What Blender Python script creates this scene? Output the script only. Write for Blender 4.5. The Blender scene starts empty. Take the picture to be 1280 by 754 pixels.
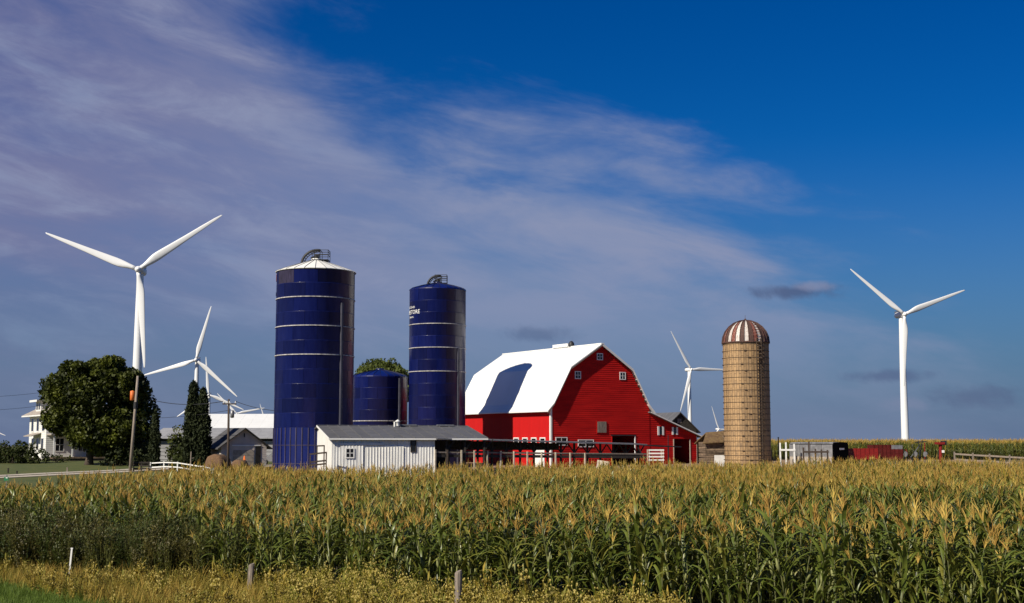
import bpy, math, random
import numpy as np
from mathutils import Vector, Matrix
R = math.radians
random.seed(7); rng = np.random.default_rng(7)
sc = bpy.context.scene
COL = sc.collection

# ------------------------------------------------------------------ camera
CAMZ = 4.4; FPX = 1600.0; PITCH = math.atan(176/1600)
cd = bpy.data.cameras.new('camera'); cam = bpy.data.objects.new('camera', cd); COL.objects.link(cam)
cd.sensor_fit = 'HORIZONTAL'; cd.sensor_width = 36; cd.lens = 36*FPX/1280
cd.clip_start = 0.1; cd.clip_end = 12000
cam.location = (0, 0, CAMZ); cam.rotation_euler = (math.pi/2 + PITCH, 0, 0)
sc.camera = cam
def ray(px, py):
    u = (px-640)/FPX; v = (377-py)/FPX
    return Vector((u, math.cos(PITCH)-v*math.sin(PITCH), math.sin(PITCH)+v*math.cos(PITCH)))
def at(px, py, Y):
    d = ray(px, py); return Vector((0, 0, CAMZ)) + d*(Y/d.y)
def xz(px, py, Y):
    p = at(px, py, Y); return p.x, p.z

# ------------------------------------------------------------------ light
SUN_A = R(46); SUN_E = R(37)                      # left of and behind the camera
to_sun = Vector((-math.sin(SUN_A)*math.cos(SUN_E), -math.cos(SUN_A)*math.cos(SUN_E), math.sin(SUN_E)))
sd = bpy.data.lights.new('sun', 'SUN'); sun = bpy.data.objects.new('sun', sd); COL.objects.link(sun)
sd.energy = 5.0; sd.angle = R(0.53); sd.color = (1.0, 0.92, 0.77)
sun.rotation_euler = to_sun.to_track_quat('Z', 'Y').to_euler(); sun.location = (-60, -60, 80)
sc.view_settings.view_transform = 'Standard'; sc.view_settings.look = 'None'
sc.view_settings.exposure = 0.23; sc.view_settings.gamma = 1.0

w = bpy.data.worlds.new('World'); sc.world = w; w.use_nodes = True
nt = w.node_tree; nt.nodes.clear()
def N(t, **k):
    n = nt.nodes.new(t)
    for a, b in k.items(): setattr(n, a, b)
    return n
def L(a, b): nt.links.new(a, b)
def M_(op, a, b=None, clamp=False):
    n = N('ShaderNodeMath', operation=op, use_clamp=clamp)
    for i, v in enumerate((a, b)):
        if v is None: continue
        if isinstance(v, (int, float)): n.inputs[i].default_value = v
        else: L(v, n.inputs[i])
    return n.outputs[0]
def DOT(vec):
    n = N('ShaderNodeVectorMath', operation='DOT_PRODUCT'); L(DIR, n.inputs[0]); n.inputs[1].default_value = vec
    return n.outputs['Value']
def SS(x, a, b, lo=0.0, hi=1.0):
    n = N('ShaderNodeMapRange', interpolation_type='SMOOTHSTEP'); L(x, n.inputs[0])
    for i, v in enumerate((a, b, lo, hi)): n.inputs[i+1].default_value = v
    return n.outputs[0]
def MIXC(f, a, b, blend='MIX'):
    n = N('ShaderNodeMix', data_type='RGBA', blend_type=blend)
    for s, v in ((n.inputs[0], f), (n.inputs[6], a), (n.inputs[7], b)):
        if isinstance(v, (int, float)): s.default_value = v
        elif isinstance(v, tuple): s.default_value = (*v, 1)
        else: L(v, s)
    return n.outputs[2]
tc = N('ShaderNodeTexCoord'); DIR = tc.outputs['Generated']
sky = N('ShaderNodeTexSky', sky_type='NISHITA'); sky.sun_disc = False
sky.sun_elevation = SUN_E; sky.sun_rotation = math.atan2(to_sun.x, to_sun.y)
sky.air_density = 1.0; sky.dust_density = 0.2; sky.ozone_density = 6.0; sky.altitude = 300
SKY_S = 0.06
# deep polarised blue: the Nishita colour, more saturated and darker towards the zenith side
hs = N('ShaderNodeHueSaturation'); hs.inputs['Hue'].default_value = 0.505; hs.inputs['Saturation'].default_value = 1.35; hs.inputs['Value'].default_value = 1.0
L(sky.outputs[0], hs.inputs['Color'])
blue = MIXC(1.0, hs.outputs[0], (0.25, 0.86, 1.12), 'MULTIPLY')
# cloud bank: a sheet with a slanting edge (a great circle), streaks lying along the edge
A_ = ray(200, -45).normalized(); B_ = ray(1050, 352).normalized()
n_ = B_.cross(A_).normalized()
if n_.z > 0: n_ = -n_
t_ = (B_-A_).normalized(); q_ = n_.cross(t_)
V = DOT(n_); U = DOT(t_); Q = DOT(q_)
def NOISE(su, sv, sq, scale, detail, rough, off=0.0, dist=0.0):
    c = N('ShaderNodeCombineXYZ')
    L(M_('MULTIPLY', U, su), c.inputs[0]); L(M_('MULTIPLY', V, sv), c.inputs[1]); L(M_('ADD', M_('MULTIPLY', Q, sq), off), c.inputs[2])
    n = N('ShaderNodeTexNoise'); L(c.outputs[0], n.inputs['Vector'])
    n.inputs['Scale'].default_value = scale; n.inputs['Detail'].default_value = detail
    n.inputs['Roughness'].default_value = rough; n.inputs['Distortion'].default_value = dist
    return n.outputs[0]
EL = DOT(Vector((0, 0, 1))); AZ = DOT(Vector((1, 0, 0))); FW = DOT(Vector((0, 1, 0)))
SL = M_('ADD', EL, M_('MULTIPLY', AZ, 0.16))          # streaks lie almost level, sinking to the right
def NZ(su, sv, scale, detail, rough, off, dist):
    c = N('ShaderNodeCombineXYZ'); L(M_('MULTIPLY', AZ, su), c.inputs[0]); L(M_('MULTIPLY', SL, sv), c.inputs[1]); L(M_('ADD', FW, off), c.inputs[2])
    n = N('ShaderNodeTexNoise'); L(c.outputs[0], n.inputs['Vector'])
    for k, v in (('Scale', scale), ('Detail', detail), ('Roughness', rough), ('Distortion', dist)): n.inputs[k].default_value = v
    return n.outputs[0]
big = NZ(1, 3.0, 3.4, 6, 0.55, 1.7, 0.25)
fine = NZ(1, 3.4, 8.0, 10, 0.62, 5.3, 0.35)
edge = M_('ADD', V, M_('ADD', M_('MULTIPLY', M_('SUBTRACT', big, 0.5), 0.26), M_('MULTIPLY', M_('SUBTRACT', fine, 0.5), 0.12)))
edge = M_('ADD', edge, SS(AZ, -0.36, -1.0, 0.0, 0.60))      # bank widened out of view on the left to lighten the shade
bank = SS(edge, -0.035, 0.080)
streak = SS(fine, 0.38, 0.66)
holes = SS(big, 0.36, 0.60)
low = SS(EL, 0.02, 0.15, 0.40, 1.0)
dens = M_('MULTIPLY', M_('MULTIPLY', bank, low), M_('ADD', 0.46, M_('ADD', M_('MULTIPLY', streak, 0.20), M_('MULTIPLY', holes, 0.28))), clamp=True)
veil = SS(EL, -0.02, 0.24, 1.0, 0.0)
K = 1.0/SKY_S
warmc = MIXC(SS(AZ, -0.42, 0.05), (0.210*K, 0.205*K, 0.345*K), (0.260*K, 0.300*K, 0.450*K))
warmc = MIXC(SS(fine, 0.45, 0.72), warmc, (0.265*K, 0.300*K, 0.450*K))
veilc = (0.112*K, 0.165*K, 0.285*K)
c1 = MIXC(veil, blue, veilc)
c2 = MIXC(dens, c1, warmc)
# a few small fair-weather clouds low over the horizon
def puff(c_in, px, py, rx, ry, col, amt, off):
    d = ray(px, py).normalized(); e1 = Vector((d.y, -d.x, 0)).normalized(); e2 = e1.cross(d)
    a = M_('DIVIDE', DOT(e1), rx); b = M_('DIVIDE', M_('SUBTRACT', DOT(e2), 0.0), ry)
    r = M_('SQRT', M_('ADD', M_('MULTIPLY', a, a), M_('MULTIPLY', b, b)))
    front = SS(DOT(d), 0.5, 0.7)
    nz = NOISE(1, 1.6, 1, 38, 5, 0.6, off, 0.3)
    f = SS(M_('SUBTRACT', M_('MULTIPLY', nz, 1.7), r), -0.15, 0.75)
    return MIXC(M_('MULTIPLY', M_('MULTIPLY', f, amt), front), c_in, col)
c3 = puff(c2, 990, 364, 0.045, 0.008, (0.075*K, 0.105*K, 0.21*K), 0.8, 2.0)
c3 = puff(c3, 1012, 358, 0.020, 0.005, (0.23*K, 0.26*K, 0.40*K), 0.7, 3.0)
c3 = puff(c3, 1133, 505, 0.022, 0.008, (0.20*K, 0.24*K, 0.37*K), 0.55, 4.0)
c3 = puff(c3, 1110, 470, 0.040, 0.007, (0.080*K, 0.115*K, 0.23*K), 0.6, 5.0)
c3 = puff(c3, 675, 418, 0.035, 0.009, (0.075*K, 0.115*K, 0.23*K), 0.5, 6.0)
c3 = puff(c3, 1215, 495, 0.045, 0.012, (0.085*K, 0.115*K, 0.22*K), 0.5, 7.0)
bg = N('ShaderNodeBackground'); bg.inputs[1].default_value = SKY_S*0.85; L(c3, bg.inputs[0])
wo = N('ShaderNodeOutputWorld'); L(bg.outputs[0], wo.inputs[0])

# ------------------------------------------------------------------ terrain height
def S1(a, b, v):
    t = np.clip((v-a)/(b-a), 0, 1); return t*t*(3-2*t)
def g(x, y):
    x = np.asarray(x, float); y = np.asarray(y, float); r = np.hypot(x, y)
    h = 2.0*S1(95, 170, y) - 50*S1(900, 2400, r) + 2.8*S1(0, 1, (32-y)/27.0)*S1(900, 300, r)
    return h + 0.04*np.sin(x*0.31+1)*np.sin(y*0.27)
def gz(x, y): return float(g(x, y))

# ------------------------------------------------------------------ materials
def mat(name, col, rough=0.7, var=0.15, scale=2.0, stretch=(1, 1, 1), bump=0.0, metal=0.0, coat=0.0, rand=0.0,
        col2=None, spec=0.5, trans=0.0, lo=0.35, hi=0.65, detail=5, huerand=None):
    m = bpy.data.materials.new(name); m.use_nodes = True; t = m.node_tree; t.nodes.clear()
    def n(ty, **k):
        q = t.nodes.new(ty)
        for a, b in k.items(): setattr(q, a, b)
        return q
    out = n('ShaderNodeOutputMaterial'); p = n('ShaderNodeBsdfPrincipled')
    p.inputs['Roughness'].default_value = rough; p.inputs['Metallic'].default_value = metal
    p.inputs['Coat Weight'].default_value = coat; p.inputs['Coat Roughness'].default_value = 0.12
    p.inputs['Specular IOR Level'].default_value = spec
    tcn = n('ShaderNodeTexCoord'); mp = n('ShaderNodeMapping'); mp.inputs['Scale'].default_value = stretch
    t.links.new(tcn.outputs['Object'], mp.inputs[0])
    if rand:
        o2 = n('ShaderNodeObjectInfo'); sc2 = n('ShaderNodeVectorMath', operation='SCALE'); sc2.inputs[0].default_value = (37.0, 53.0, 71.0)
        t.links.new(o2.outputs['Random'], sc2.inputs['Scale']); t.links.new(sc2.outputs[0], mp.inputs['Location'])
    nz = n('ShaderNodeTexNoise'); nz.inputs['Scale'].default_value = scale; nz.inputs['Detail'].default_value = detail
    nz.inputs['Roughness'].default_value = 0.6
    t.links.new(mp.outputs[0], nz.inputs['Vector'])
    mr = n('ShaderNodeMapRange'); mr.inputs[1].default_value = lo; mr.inputs[2].default_value = hi
    t.links.new(nz.outputs[0], mr.inputs[0])
    mx = n('ShaderNodeMix', data_type='RGBA')
    c2 = col2 if col2 else tuple(min(1, c*(1+var)) for c in col)
    c1 = col if col2 else tuple(c*(1-var) for c in col)
    mx.inputs[6].default_value = (*c1, 1); mx.inputs[7].default_value = (*c2, 1)
    t.links.new(mr.outputs[0], mx.inputs[0]); cur = mx.outputs[2]
    if rand or huerand:
        oi = n('ShaderNodeObjectInfo')
        if huerand:
            h = n('ShaderNodeMix', data_type='RGBA'); h.inputs[7].default_value = (*huerand[0], 1)
            f = n('ShaderNodeMapRange'); f.inputs[1].default_value = huerand[1]; f.inputs[2].default_value = 1.0
            f.inputs[4].default_value = huerand[2]
            t.links.new(oi.outputs['Random'], f.inputs[0]); t.links.new(f.outputs[0], h.inputs[0]); t.links.new(cur, h.inputs[6]); cur = h.outputs[2]
        if rand:
            wn = n('ShaderNodeTexWhiteNoise', noise_dimensions='1D'); t.links.new(oi.outputs['Random'], wn.inputs['W'])
            f = n('ShaderNodeMapRange'); f.inputs[3].default_value = 1-rand; f.inputs[4].default_value = 1+rand
            t.links.new(wn.outputs['Value'], f.inputs[0])
            h = n('ShaderNodeVectorMath', operation='SCALE'); t.links.new(cur, h.inputs[0]); t.links.new(f.outputs[0], h.inputs['Scale']); cur = h.outputs[0]
    t.links.new(cur, p.inputs['Base Color'])
    if bump:
        b = n('ShaderNodeBump'); b.inputs['Strength'].default_value = bump; b.inputs['Distance'].default_value = 0.05
        t.links.new(nz.outputs[0], b.inputs['Height']); t.links.new(b.outputs[0], p.inputs['Normal'])
    sh = p.outputs[0]
    if trans:
        tr = n('ShaderNodeBsdfTranslucent'); t.links.new(cur, tr.inputs[0])
        ms = n('ShaderNodeMixShader'); ms.inputs[0].default_value = trans
        t.links.new(sh, ms.inputs[1]); t.links.new(tr.outputs[0], ms.inputs[2]); sh = ms.outputs[0]
    t.links.new(sh, out.inputs[0])
    return m
MT = {}
def mk(key, *a, **k): MT[key] = mat(key, *a, **k); return MT[key]
mk('ground', (0.055, 0.045, 0.022), 0.95, scale=0.6, col2=(0.085, 0.075, 0.030), bump=0.6)
mk('lawn_turf', (0.050, 0.072, 0.012), 0.9, scale=0.5, col2=(0.090, 0.095, 0.018), bump=0.5, detail=9)
mk('dirt', (0.30, 0.19, 0.115), 0.95, scale=0.8, col2=(0.22, 0.16, 0.10), bump=0.5)
mk('gravel', (0.42, 0.37, 0.30), 0.95, scale=3, var=0.2, bump=0.4)
mk('barn_red', (0.36, 0.0035, 0.0035), 0.8, scale=0.9, col2=(0.60, 0.011, 0.008), stretch=(0.35, 1, 2.2), bump=0.15, spec=0.2, lo=0.3, hi=0.75, detail=8)
mk('barn_red_panel', (0.48, 0.004, 0.004), 0.65, scale=0.8, var=0.06, stretch=(3, 3, 0.5), spec=0.3)
mk('white_paint', (0.78, 0.77, 0.74), 0.6, scale=3, var=0.06)
mk('white_roof', (0.80, 0.80, 0.78), 0.45, scale=0.5, var=0.035, stretch=(1, 1, 0.4))
mk('blue_steel', (0.0018, 0.0062, 0.078), 0.38, scale=1.6, col2=(0.0065, 0.014, 0.115), coat=0.10, rand=0.30, spec=0.35, stretch=(2.5, 2.5, 0.35), lo=0.35, hi=0.8)
mk('blue_faded', (0.045, 0.038, 0.085), 0.45, scale=2, var=0.4, coat=0.1, stretch=(6, 6, 0.6))
mk('blue_core', (0.003, 0.005, 0.03), 0.6)
mk('band_steel', (0.42, 0.40, 0.39), 0.55, scale=4, var=0.4)
mk('silo_white', (0.80, 0.79, 0.74), 0.6, scale=2, var=0.05, rand=0.04)
mk('dark_steel', (0.020, 0.020, 0.022), 0.55, scale=6, var=0.3)
mk('grey_steel', (0.22, 0.22, 0.23), 0.45, metal=0.4, scale=5, var=0.2)
mk('strip_grey', (0.035, 0.035, 0.055), 0.55, scale=3, var=0.3, stretch=(1, 1, 0.4))
mk('grey_roof', (0.105, 0.105, 0.112), 0.60, scale=1.0, var=0.22, stretch=(0.5, 3, 1), rand=0.05)
mk('shed_white', (0.76, 0.75, 0.72), 0.55, scale=1.3, var=0.12, stretch=(1, 1, 0.3))
mk('dark_wood', (0.030, 0.024, 0.020), 0.9, scale=4, var=0.4, bump=0.3)
mk('grey_wood', (0.22, 0.18, 0.145), 0.9, scale=5, var=0.3, stretch=(3, 3, 0.5), bump=0.4)
mk('pale_wood', (0.50, 0.43, 0.33), 0.85, scale=4, var=0.2)
mk('pole_wood', (0.26, 0.215, 0.175), 0.9, scale=6, var=0.25, stretch=(4, 4, 0.3), bump=0.3)
mk('brown_pole', (0.060, 0.042, 0.032), 0.9, scale=6, var=0.3, stretch=(4, 4, 0.3))
mk('glass', (0.012, 0.014, 0.018), 0.08, var=0.1, spec=0.6)
mk('dark_inside', (0.012, 0.010, 0.010), 0.9)
mk('stave', (0.40, 0.255, 0.125), 0.92, scale=5, col2=(0.15, 0.105, 0.07), stretch=(1, 1, 0.22), bump=0.35, rand=0.25, lo=0.40, hi=0.80)
mk('hoop', (0.055, 0.035, 0.022), 0.8, scale=8, var=0.4)
mk('dome_white', (0.66, 0.61, 0.56), 0.6, scale=5, col2=(0.20, 0.085, 0.055), rand=0.15, stretch=(3, 3, 0.6), lo=0.48, hi=0.72)
mk('dome_rust', (0.14, 0.032, 0.020), 0.8, scale=5, col2=(0.42, 0.30, 0.25), rand=0.2, stretch=(3, 3, 0.6), lo=0.5, hi=0.75)
mk('dome_dark', (0.030, 0.020, 0.018), 0.8, scale=5, col2=(0.12, 0.055, 0.04), rand=0.2, stretch=(3, 3, 0.6))
mk('turbine_white', (0.80, 0.80, 0.79), 0.4, scale=0.3, var=0.02)
mk('nacelle_dark', (0.10, 0.11, 0.14), 0.5)
mk('bark', (0.075, 0.055, 0.040), 0.95, scale=4, var=0.4, bump=0.6, stretch=(3, 3, 0.6))
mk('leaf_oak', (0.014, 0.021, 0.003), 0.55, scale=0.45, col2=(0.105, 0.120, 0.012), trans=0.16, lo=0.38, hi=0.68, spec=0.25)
mk('leaf_far', (0.060, 0.082, 0.016), 0.65, scale=0.7, col2=(0.105, 0.125, 0.025), trans=0.22, spec=0.25)
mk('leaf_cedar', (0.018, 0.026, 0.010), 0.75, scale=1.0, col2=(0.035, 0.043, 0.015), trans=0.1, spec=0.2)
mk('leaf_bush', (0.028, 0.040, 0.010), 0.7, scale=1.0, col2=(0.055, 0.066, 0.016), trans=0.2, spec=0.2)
mk('corn_leaf', (0.050, 0.080, 0.009), 0.40, scale=1.6, col2=(0.215, 0.245, 0.042), trans=0.22, spec=0.55, lo=0.4, hi=0.7, huerand=((0.32, 0.27, 0.05), 0.55, 0.6))
mk('corn_leaf_far', (0.075, 0.080, 0.008), 0.5, scale=1.5, col2=(0.27, 0.225, 0.022), trans=0.2, spec=0.4, huerand=((0.40, 0.28, 0.034), 0.4, 0.8))
mk('corn_stalk', (0.120, 0.125, 0.045), 0.6, var=0.2)
mk('tassel', (0.42, 0.24, 0.045), 0.8, scale=3, var=0.3, trans=0.15, huerand=((0.66, 0.48, 0.11), 0.2, 0.95))
mk('husk', (0.22, 0.23, 0.08), 0.7, scale=6, var=0.2)
mk('weed_yellow', (0.190, 0.180, 0.010), 0.7, scale=3, col2=(0.40, 0.33, 0.030), trans=0.2, huerand=((0.13, 0.16, 0.014), 0.3, 0.8))
mk('weed_seed', (0.46, 0.36, 0.085), 0.7, scale=3, var=0.25, trans=0.15)
mk('weed_dark', (0.050, 0.046, 0.008), 0.55, scale=3, col2=(0.150, 0.125, 0.020), trans=0.15, huerand=((0.055, 0.085, 0.010), 0.25, 0.9))
mk('grass_tan', (0.30, 0.195, 0.028), 0.8, scale=2, col2=(0.52, 0.35, 0.07), trans=0.2, huerand=((0.15, 0.16, 0.015), 0.25, 0.95))
mk('grass_olive', (0.140, 0.140, 0.010), 0.75, scale=2, col2=(0.33, 0.27, 0.026), trans=0.2, huerand=((0.40, 0.27, 0.03), 0.4, 0.8))
mk('grass_green', (0.080, 0.140, 0.010), 0.7, scale=2, col2=(0.150, 0.210, 0.018), trans=0.25)
mk('straw_brown', (0.20, 0.115, 0.060), 0.95, scale=3, col2=(0.11, 0.062, 0.035), bump=1.0, stretch=(1, 4, 4))
mk('orange', (0.75, 0.17, 0.03), 0.6)
mk('red_metal', (0.25, 0.016, 0.014), 0.7, scale=3, col2=(0.16, 0.013, 0.012), stretch=(1, 1, 3), spec=0.2)
mk('red_dull', (0.085, 0.012, 0.011), 0.8, scale=3, var=0.3, spec=0.1)
mk('trailer_side', (0.20, 0.20, 0.21), 0.55, metal=0.3, scale=2, var=0.3, rand=0.1)
mk('trailer_tan', (0.34, 0.29, 0.24), 0.85, scale=3, var=0.2)
mk('black_paint', (0.006, 0.006, 0.007), 0.95, spec=0.05)
mk('rubber', (0.015, 0.015, 0.015), 0.9)
mk('car_paint', (0.48, 0.48, 0.49), 0.3, metal=0.5, coat=0.5, var=0.02)
mk('roof_rust', (0.10, 0.055, 0.028), 0.9, scale=3, col2=(0.17, 0.11, 0.045), bump=0.6)
mk('plank_old', (0.17, 0.12, 0.08), 0.9, scale=4, var=0.4, rand=0.3)
mk('siding_grey', (0.30, 0.30, 0.31), 0.7, scale=1, var=0.12, rand=0.08)
mk('siding_white', (0.74, 0.73, 0.69), 0.7, scale=1, var=0.06)
mk('stucco_pink', (0.52, 0.46, 0.42), 0.8, scale=1.5, var=0.1)
mk('roof_shingle', (0.070, 0.068, 0.072), 0.9, scale=2.5, var=0.3, bump=0.3)
mk('roof_pale', (0.33, 0.29, 0.25), 0.9, scale=2.5, var=0.2, bump=0.3)
mk('sign_green', (0.01, 0.16, 0.06), 0.5)
mk('red_paint', (0.45, 0.06, 0.03), 0.6)

# ------------------------------------------------------------------ mesh helpers
class MB:
    def __init__(s): s.v = []; s.f = []; s.mi = []; s.cur = 0
    def add(s, vs, fs):
        o = len(s.v); s.v.extend([tuple(q) for q in vs])
        for f in fs: s.f.append(tuple(i+o for i in f)); s.mi.append(s.cur)
    def box(s, x0, x1, y0, y1, z0, z1, M=None):
        vs = [Vector((x, y, z)) for z in (z0, z1) for y in (y0, y1) for x in (x0, x1)]
        if M: vs = [M @ q for q in vs]
        s.add(vs, [(0, 2, 3, 1), (4, 5, 7, 6), (0, 1, 5, 4), (2, 6, 7, 3), (0, 4, 6, 2), (1, 3, 7, 5)]); return s
    def tube(s, p0, p1, r0, r1=None, n=6, caps=True):
        r1 = r0 if r1 is None else r1
        p0 = Vector(p0); p1 = Vector(p1); d = (p1-p0).normalized()
        a = d.orthogonal().normalized(); b = d.cross(a)
        vs = []
        for p, r in ((p0, r0), (p1, r1)):
            for i in range(n):
                t = 2*math.pi*i/n; vs.append(p+a*(math.cos(t)*r)+b*(math.sin(t)*r))
        fs = [(i, (i+1) % n, n+(i+1) % n, n+i) for i in range(n)]
        if caps: fs += [tuple(range(n-1, -1, -1)), tuple(range(n, 2*n))]
        s.add(vs, fs); return s
    def path(s, pts, rs, n=6):
        pts = [Vector(p) for p in pts]
        if isinstance(rs, (int, float)): rs = [rs]*len(pts)
        vs = []; a = None
        for i, p in enumerate(pts):
            d = (pts[min(i+1, len(pts)-1)]-pts[max(i-1, 0)]).normalized()
            if a is None: a = d.orthogonal().normalized()
            else: a = (a-d*a.dot(d)).normalized()
            b = d.cross(a)
            for k in range(n):
                t = 2*math.pi*k/n; vs.append(p+a*(math.cos(t)*rs[i])+b*(math.sin(t)*rs[i]))
        fs = []
        for i in range(len(pts)-1):
            for k in range(n): fs.append((i*n+k, i*n+(k+1) % n, (i+1)*n+(k+1) % n, (i+1)*n+k))
        fs += [tuple(range(n-1, -1, -1)), tuple(range((len(pts)-1)*n, len(pts)*n))]
        s.add(vs, fs); return s
    def bar(s, p0, p1, wd, th, up=(0, 0, 1)):
        p0 = Vector(p0); p1 = Vector(p1); d = (p1-p0).normalized(); u = Vector(up)
        a = d.cross(u)
        if a.length < 1e-4: a = d.orthogonal()
        a.normalize(); b = a.cross(d).normalized()
        vs = [p+a*(sx*wd/2)+b*(sz*th/2) for p in (p0, p1) for sz in (-1, 1) for sx in (-1, 1)]
        s.add(vs, [(0, 1, 3, 2), (4, 6, 7, 5), (0, 4, 5, 1), (2, 3, 7, 6), (0, 2, 6, 4), (1, 5, 7, 3)]); return s
    def prism(s, prof, y0, y1):            # closed (x,z) polygon extruded along y
        n = len(prof)
        vs = [(x, y0, z) for x, z in prof] + [(x, y1, z) for x, z in prof]
        fs = [tuple(range(n)), tuple(range(2*n-1, n-1, -1))] + [(i, n+i, n+(i+1) % n, (i+1) % n) for i in range(n)]
        s.add(vs, fs); return s
    def slab(s, line, th, y0, y1):         # open (x,z) polyline thickened downward, extruded along y
        lo = [(x, z-th) for x, z in line]
        for i in range(len(line)-1):
            s.prism([line[i], line[i+1], lo[i+1], lo[i]], y0, y1)
        return s
    def lathe(s, prof, n=32, a0=0.0, a1=2*math.pi, c=(0, 0)):
        full = abs(a1-a0-2*math.pi) < 1e-6; m = n if full else n+1
        vs = []
        for r, z in prof:
            for i in range(m):
                t = a0+(a1-a0)*i/n; vs.append((c[0]+r*math.cos(t), c[1]+r*math.sin(t), z))
        fs = []
        for j in range(len(prof)-1):
            for i in range(n):
                i2 = (i+1) % m if full else i+1
                fs.append((j*m+i, j*m+i2, (j+1)*m+i2, (j+1)*m+i))
        s.add(vs, fs); return s
    def mesh(s, name, mats, smooth=False):
        me = bpy.data.meshes.new(name); me.from_pydata(s.v, [], s.f)
        if not isinstance(mats, (list, tuple)): mats = [mats]
        for m in mats: me.materials.append(MT[m] if isinstance(m, str) else m)
        if len(mats) > 1: me.polygons.foreach_set('material_index', s.mi)
        if smooth: me.polygons.foreach_set('use_smooth', [True]*len(me.polygons))
        me.update(); return me
    def build(s, name, mats, parent=None, smooth=False):
        return link(name, s.mesh(name, mats, smooth), parent)
def link(name, me, parent=None):
    o = bpy.data.objects.new(name, me); COL.objects.link(o); o.parent = parent; return o
def tag(o, label, cat, group=None):
    o['label'] = label; o['category'] = cat
    if group: o['group'] = group
    return o
def thing(name, label, cat, loc=(0, 0, 0), rz=0.0, group=None):
    o = bpy.data.objects.new(name, None); COL.objects.link(o); o.location = loc; o.rotation_euler = (0, 0, rz)
    o.empty_display_size = 0.3
    return tag(o, label, cat, group)
def struct(o, kind='structure'): o['kind'] = kind; return o
def bx(name, m, parent, *a): return MB().box(*a).build(name, m, parent)
def window(parent, x0, x1, z0, z1, y, fr='white_paint', pane='glass', t=0.09, cross=True, name='window', ny=-1, sill=True):
    """window standing proud of a wall whose face is the plane local y"""
    f = MB(); o = 0.05*ny
    a, b = min(y, y+o), max(y, y+o)
    f.box(x0-t, x0, a, b, z0-t, z1+t).box(x1, x1+t, a, b, z0-t, z1+t).box(x0, x1, a, b, z0-t, z0).box(x0, x1, a, b, z1, z1+t)
    if cross:
        xm = (x0+x1)/2; zm = (z0+z1)/2
        f.box(xm-0.025, xm+0.025, min(y+0.6*o, y+0.9*o), max(y+0.6*o, y+0.9*o), z0, z1)
        f.box(x0, xm-0.025, min(y+0.6*o, y+0.88*o), max(y+0.6*o, y+0.88*o), zm-0.025, zm+0.025)
        f.box(xm+0.025, x1, min(y+0.6*o, y+0.88*o), max(y+0.6*o, y+0.88*o), zm-0.025, zm+0.025)
    wf = f.build(name, fr, parent)
    bx('pane', pane, wf, x0, x1, min(y+0.2*o, y+0.5*o), max(y+0.2*o, y+0.5*o), z0, z1)
    return wf
def siding(prof_lo_hi, z0, z1, step, y, holes=(), proud=0.03, vary=0.0):
    """lapped boards facing -y: prof_lo_hi(z)->(xl,xr); holes=(x0,x1,z0,z1)"""
    mb = MB(); zs = [z0]
    while zs[-1]+step < z1-0.02: zs.append(zs[-1]+step)
    cuts = sorted(set([round(c, 3) for h in holes for c in (h[2], h[3]) if z0 < c < z1] + [round(z, 3) for z in zs] + [z1]))
    for a, b in zip(cuts[:-1], cuts[1:]):
        if b-a < 1e-3: continue
        zm = (a+b)/2; k = max(z for z in zs if z <= zm+1e-6)
        def off(z): return proud*(1-(z-k)/step)
        xl0, xr0 = prof_lo_hi(a); xl1, xr1 = prof_lo_hi(b)
        segs = [(xl0, xr0, xl1, xr1)]
        for h in holes:
            if h[2]-1e-3 <= a and b <= h[3]+1e-3:
                ns = []
                for (p0, q0, p1, q1) in segs:
                    if h[0] > max(p0, p1) and h[1] < min(q0, q1):
                        ns += [(p0, h[0], p1, h[0]), (h[1], q0, h[1], q1)]
                    else: ns.append((p0, q0, p1, q1))
                segs = ns
        for (p0, q0, p1, q1) in segs:
            ya = y-off(a)-0.004; yb = y-off(b)-0.004
            mb.add([(p0, ya, a), (q0, ya, a), (q1, yb, b), (p1, yb, b), (p0, y+0.08, a), (q0, y+0.08, a)], [(0, 1, 2, 3), (4, 5, 1, 0)])
    return mb

# ------------------------------------------------------------------ ground, lawn, yard, lane
def sheet(name, xs, ys, dz, m, keep=None):
    X, Y = np.meshgrid(xs, ys); Z = g(X, Y)+dz
    v = np.stack([X.ravel(), Y.ravel(), Z.ravel()], 1); nx = len(xs)
    i = (np.arange(len(ys)-1)[:, None]*nx+np.arange(nx-1)[None, :]).ravel()
    f = np.stack([i, i+1, i+1+nx, i+nx], 1)
    if keep is not None:
        c = v[f].mean(1); f = f[keep(c[:, 0], c[:, 1])]
    me = bpy.data.meshes.new(name); me.from_pydata(v.tolist(), [], f.tolist()); me.materials.append(MT[m])
    me.polygons.foreach_set('use_smooth', [True]*len(me.polygons)); me.update()
    return struct(link(name, me))
far = [250, 300, 380, 500, 650, 800, 950, 1100, 1300, 1600, 1900, 2200, 2600, 3200, 4000, 6000]
xs = np.array([-q for q in far[::-1]] + list(np.arange(-200, 201, 4)) + far, float)
ys = np.array([-600, -300, -150, -80, -40] + list(np.arange(-20, 222, 2.5)) + far[0:], float)
sheet('ground', xs, ys, 0.0, 'ground')
sheet('lawn', np.arange(-110, -24, 2.0), np.arange(112, 215, 2.0), 0.05, 'lawn_turf')
sheet('farm_yard', np.arange(-23.9, 62, 2.0), np.arange(111, 176, 2.0), 0.05, 'dirt', lambda x, y: (y > 110+0.30*np.clip(x+8, 0, 30)))
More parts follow.
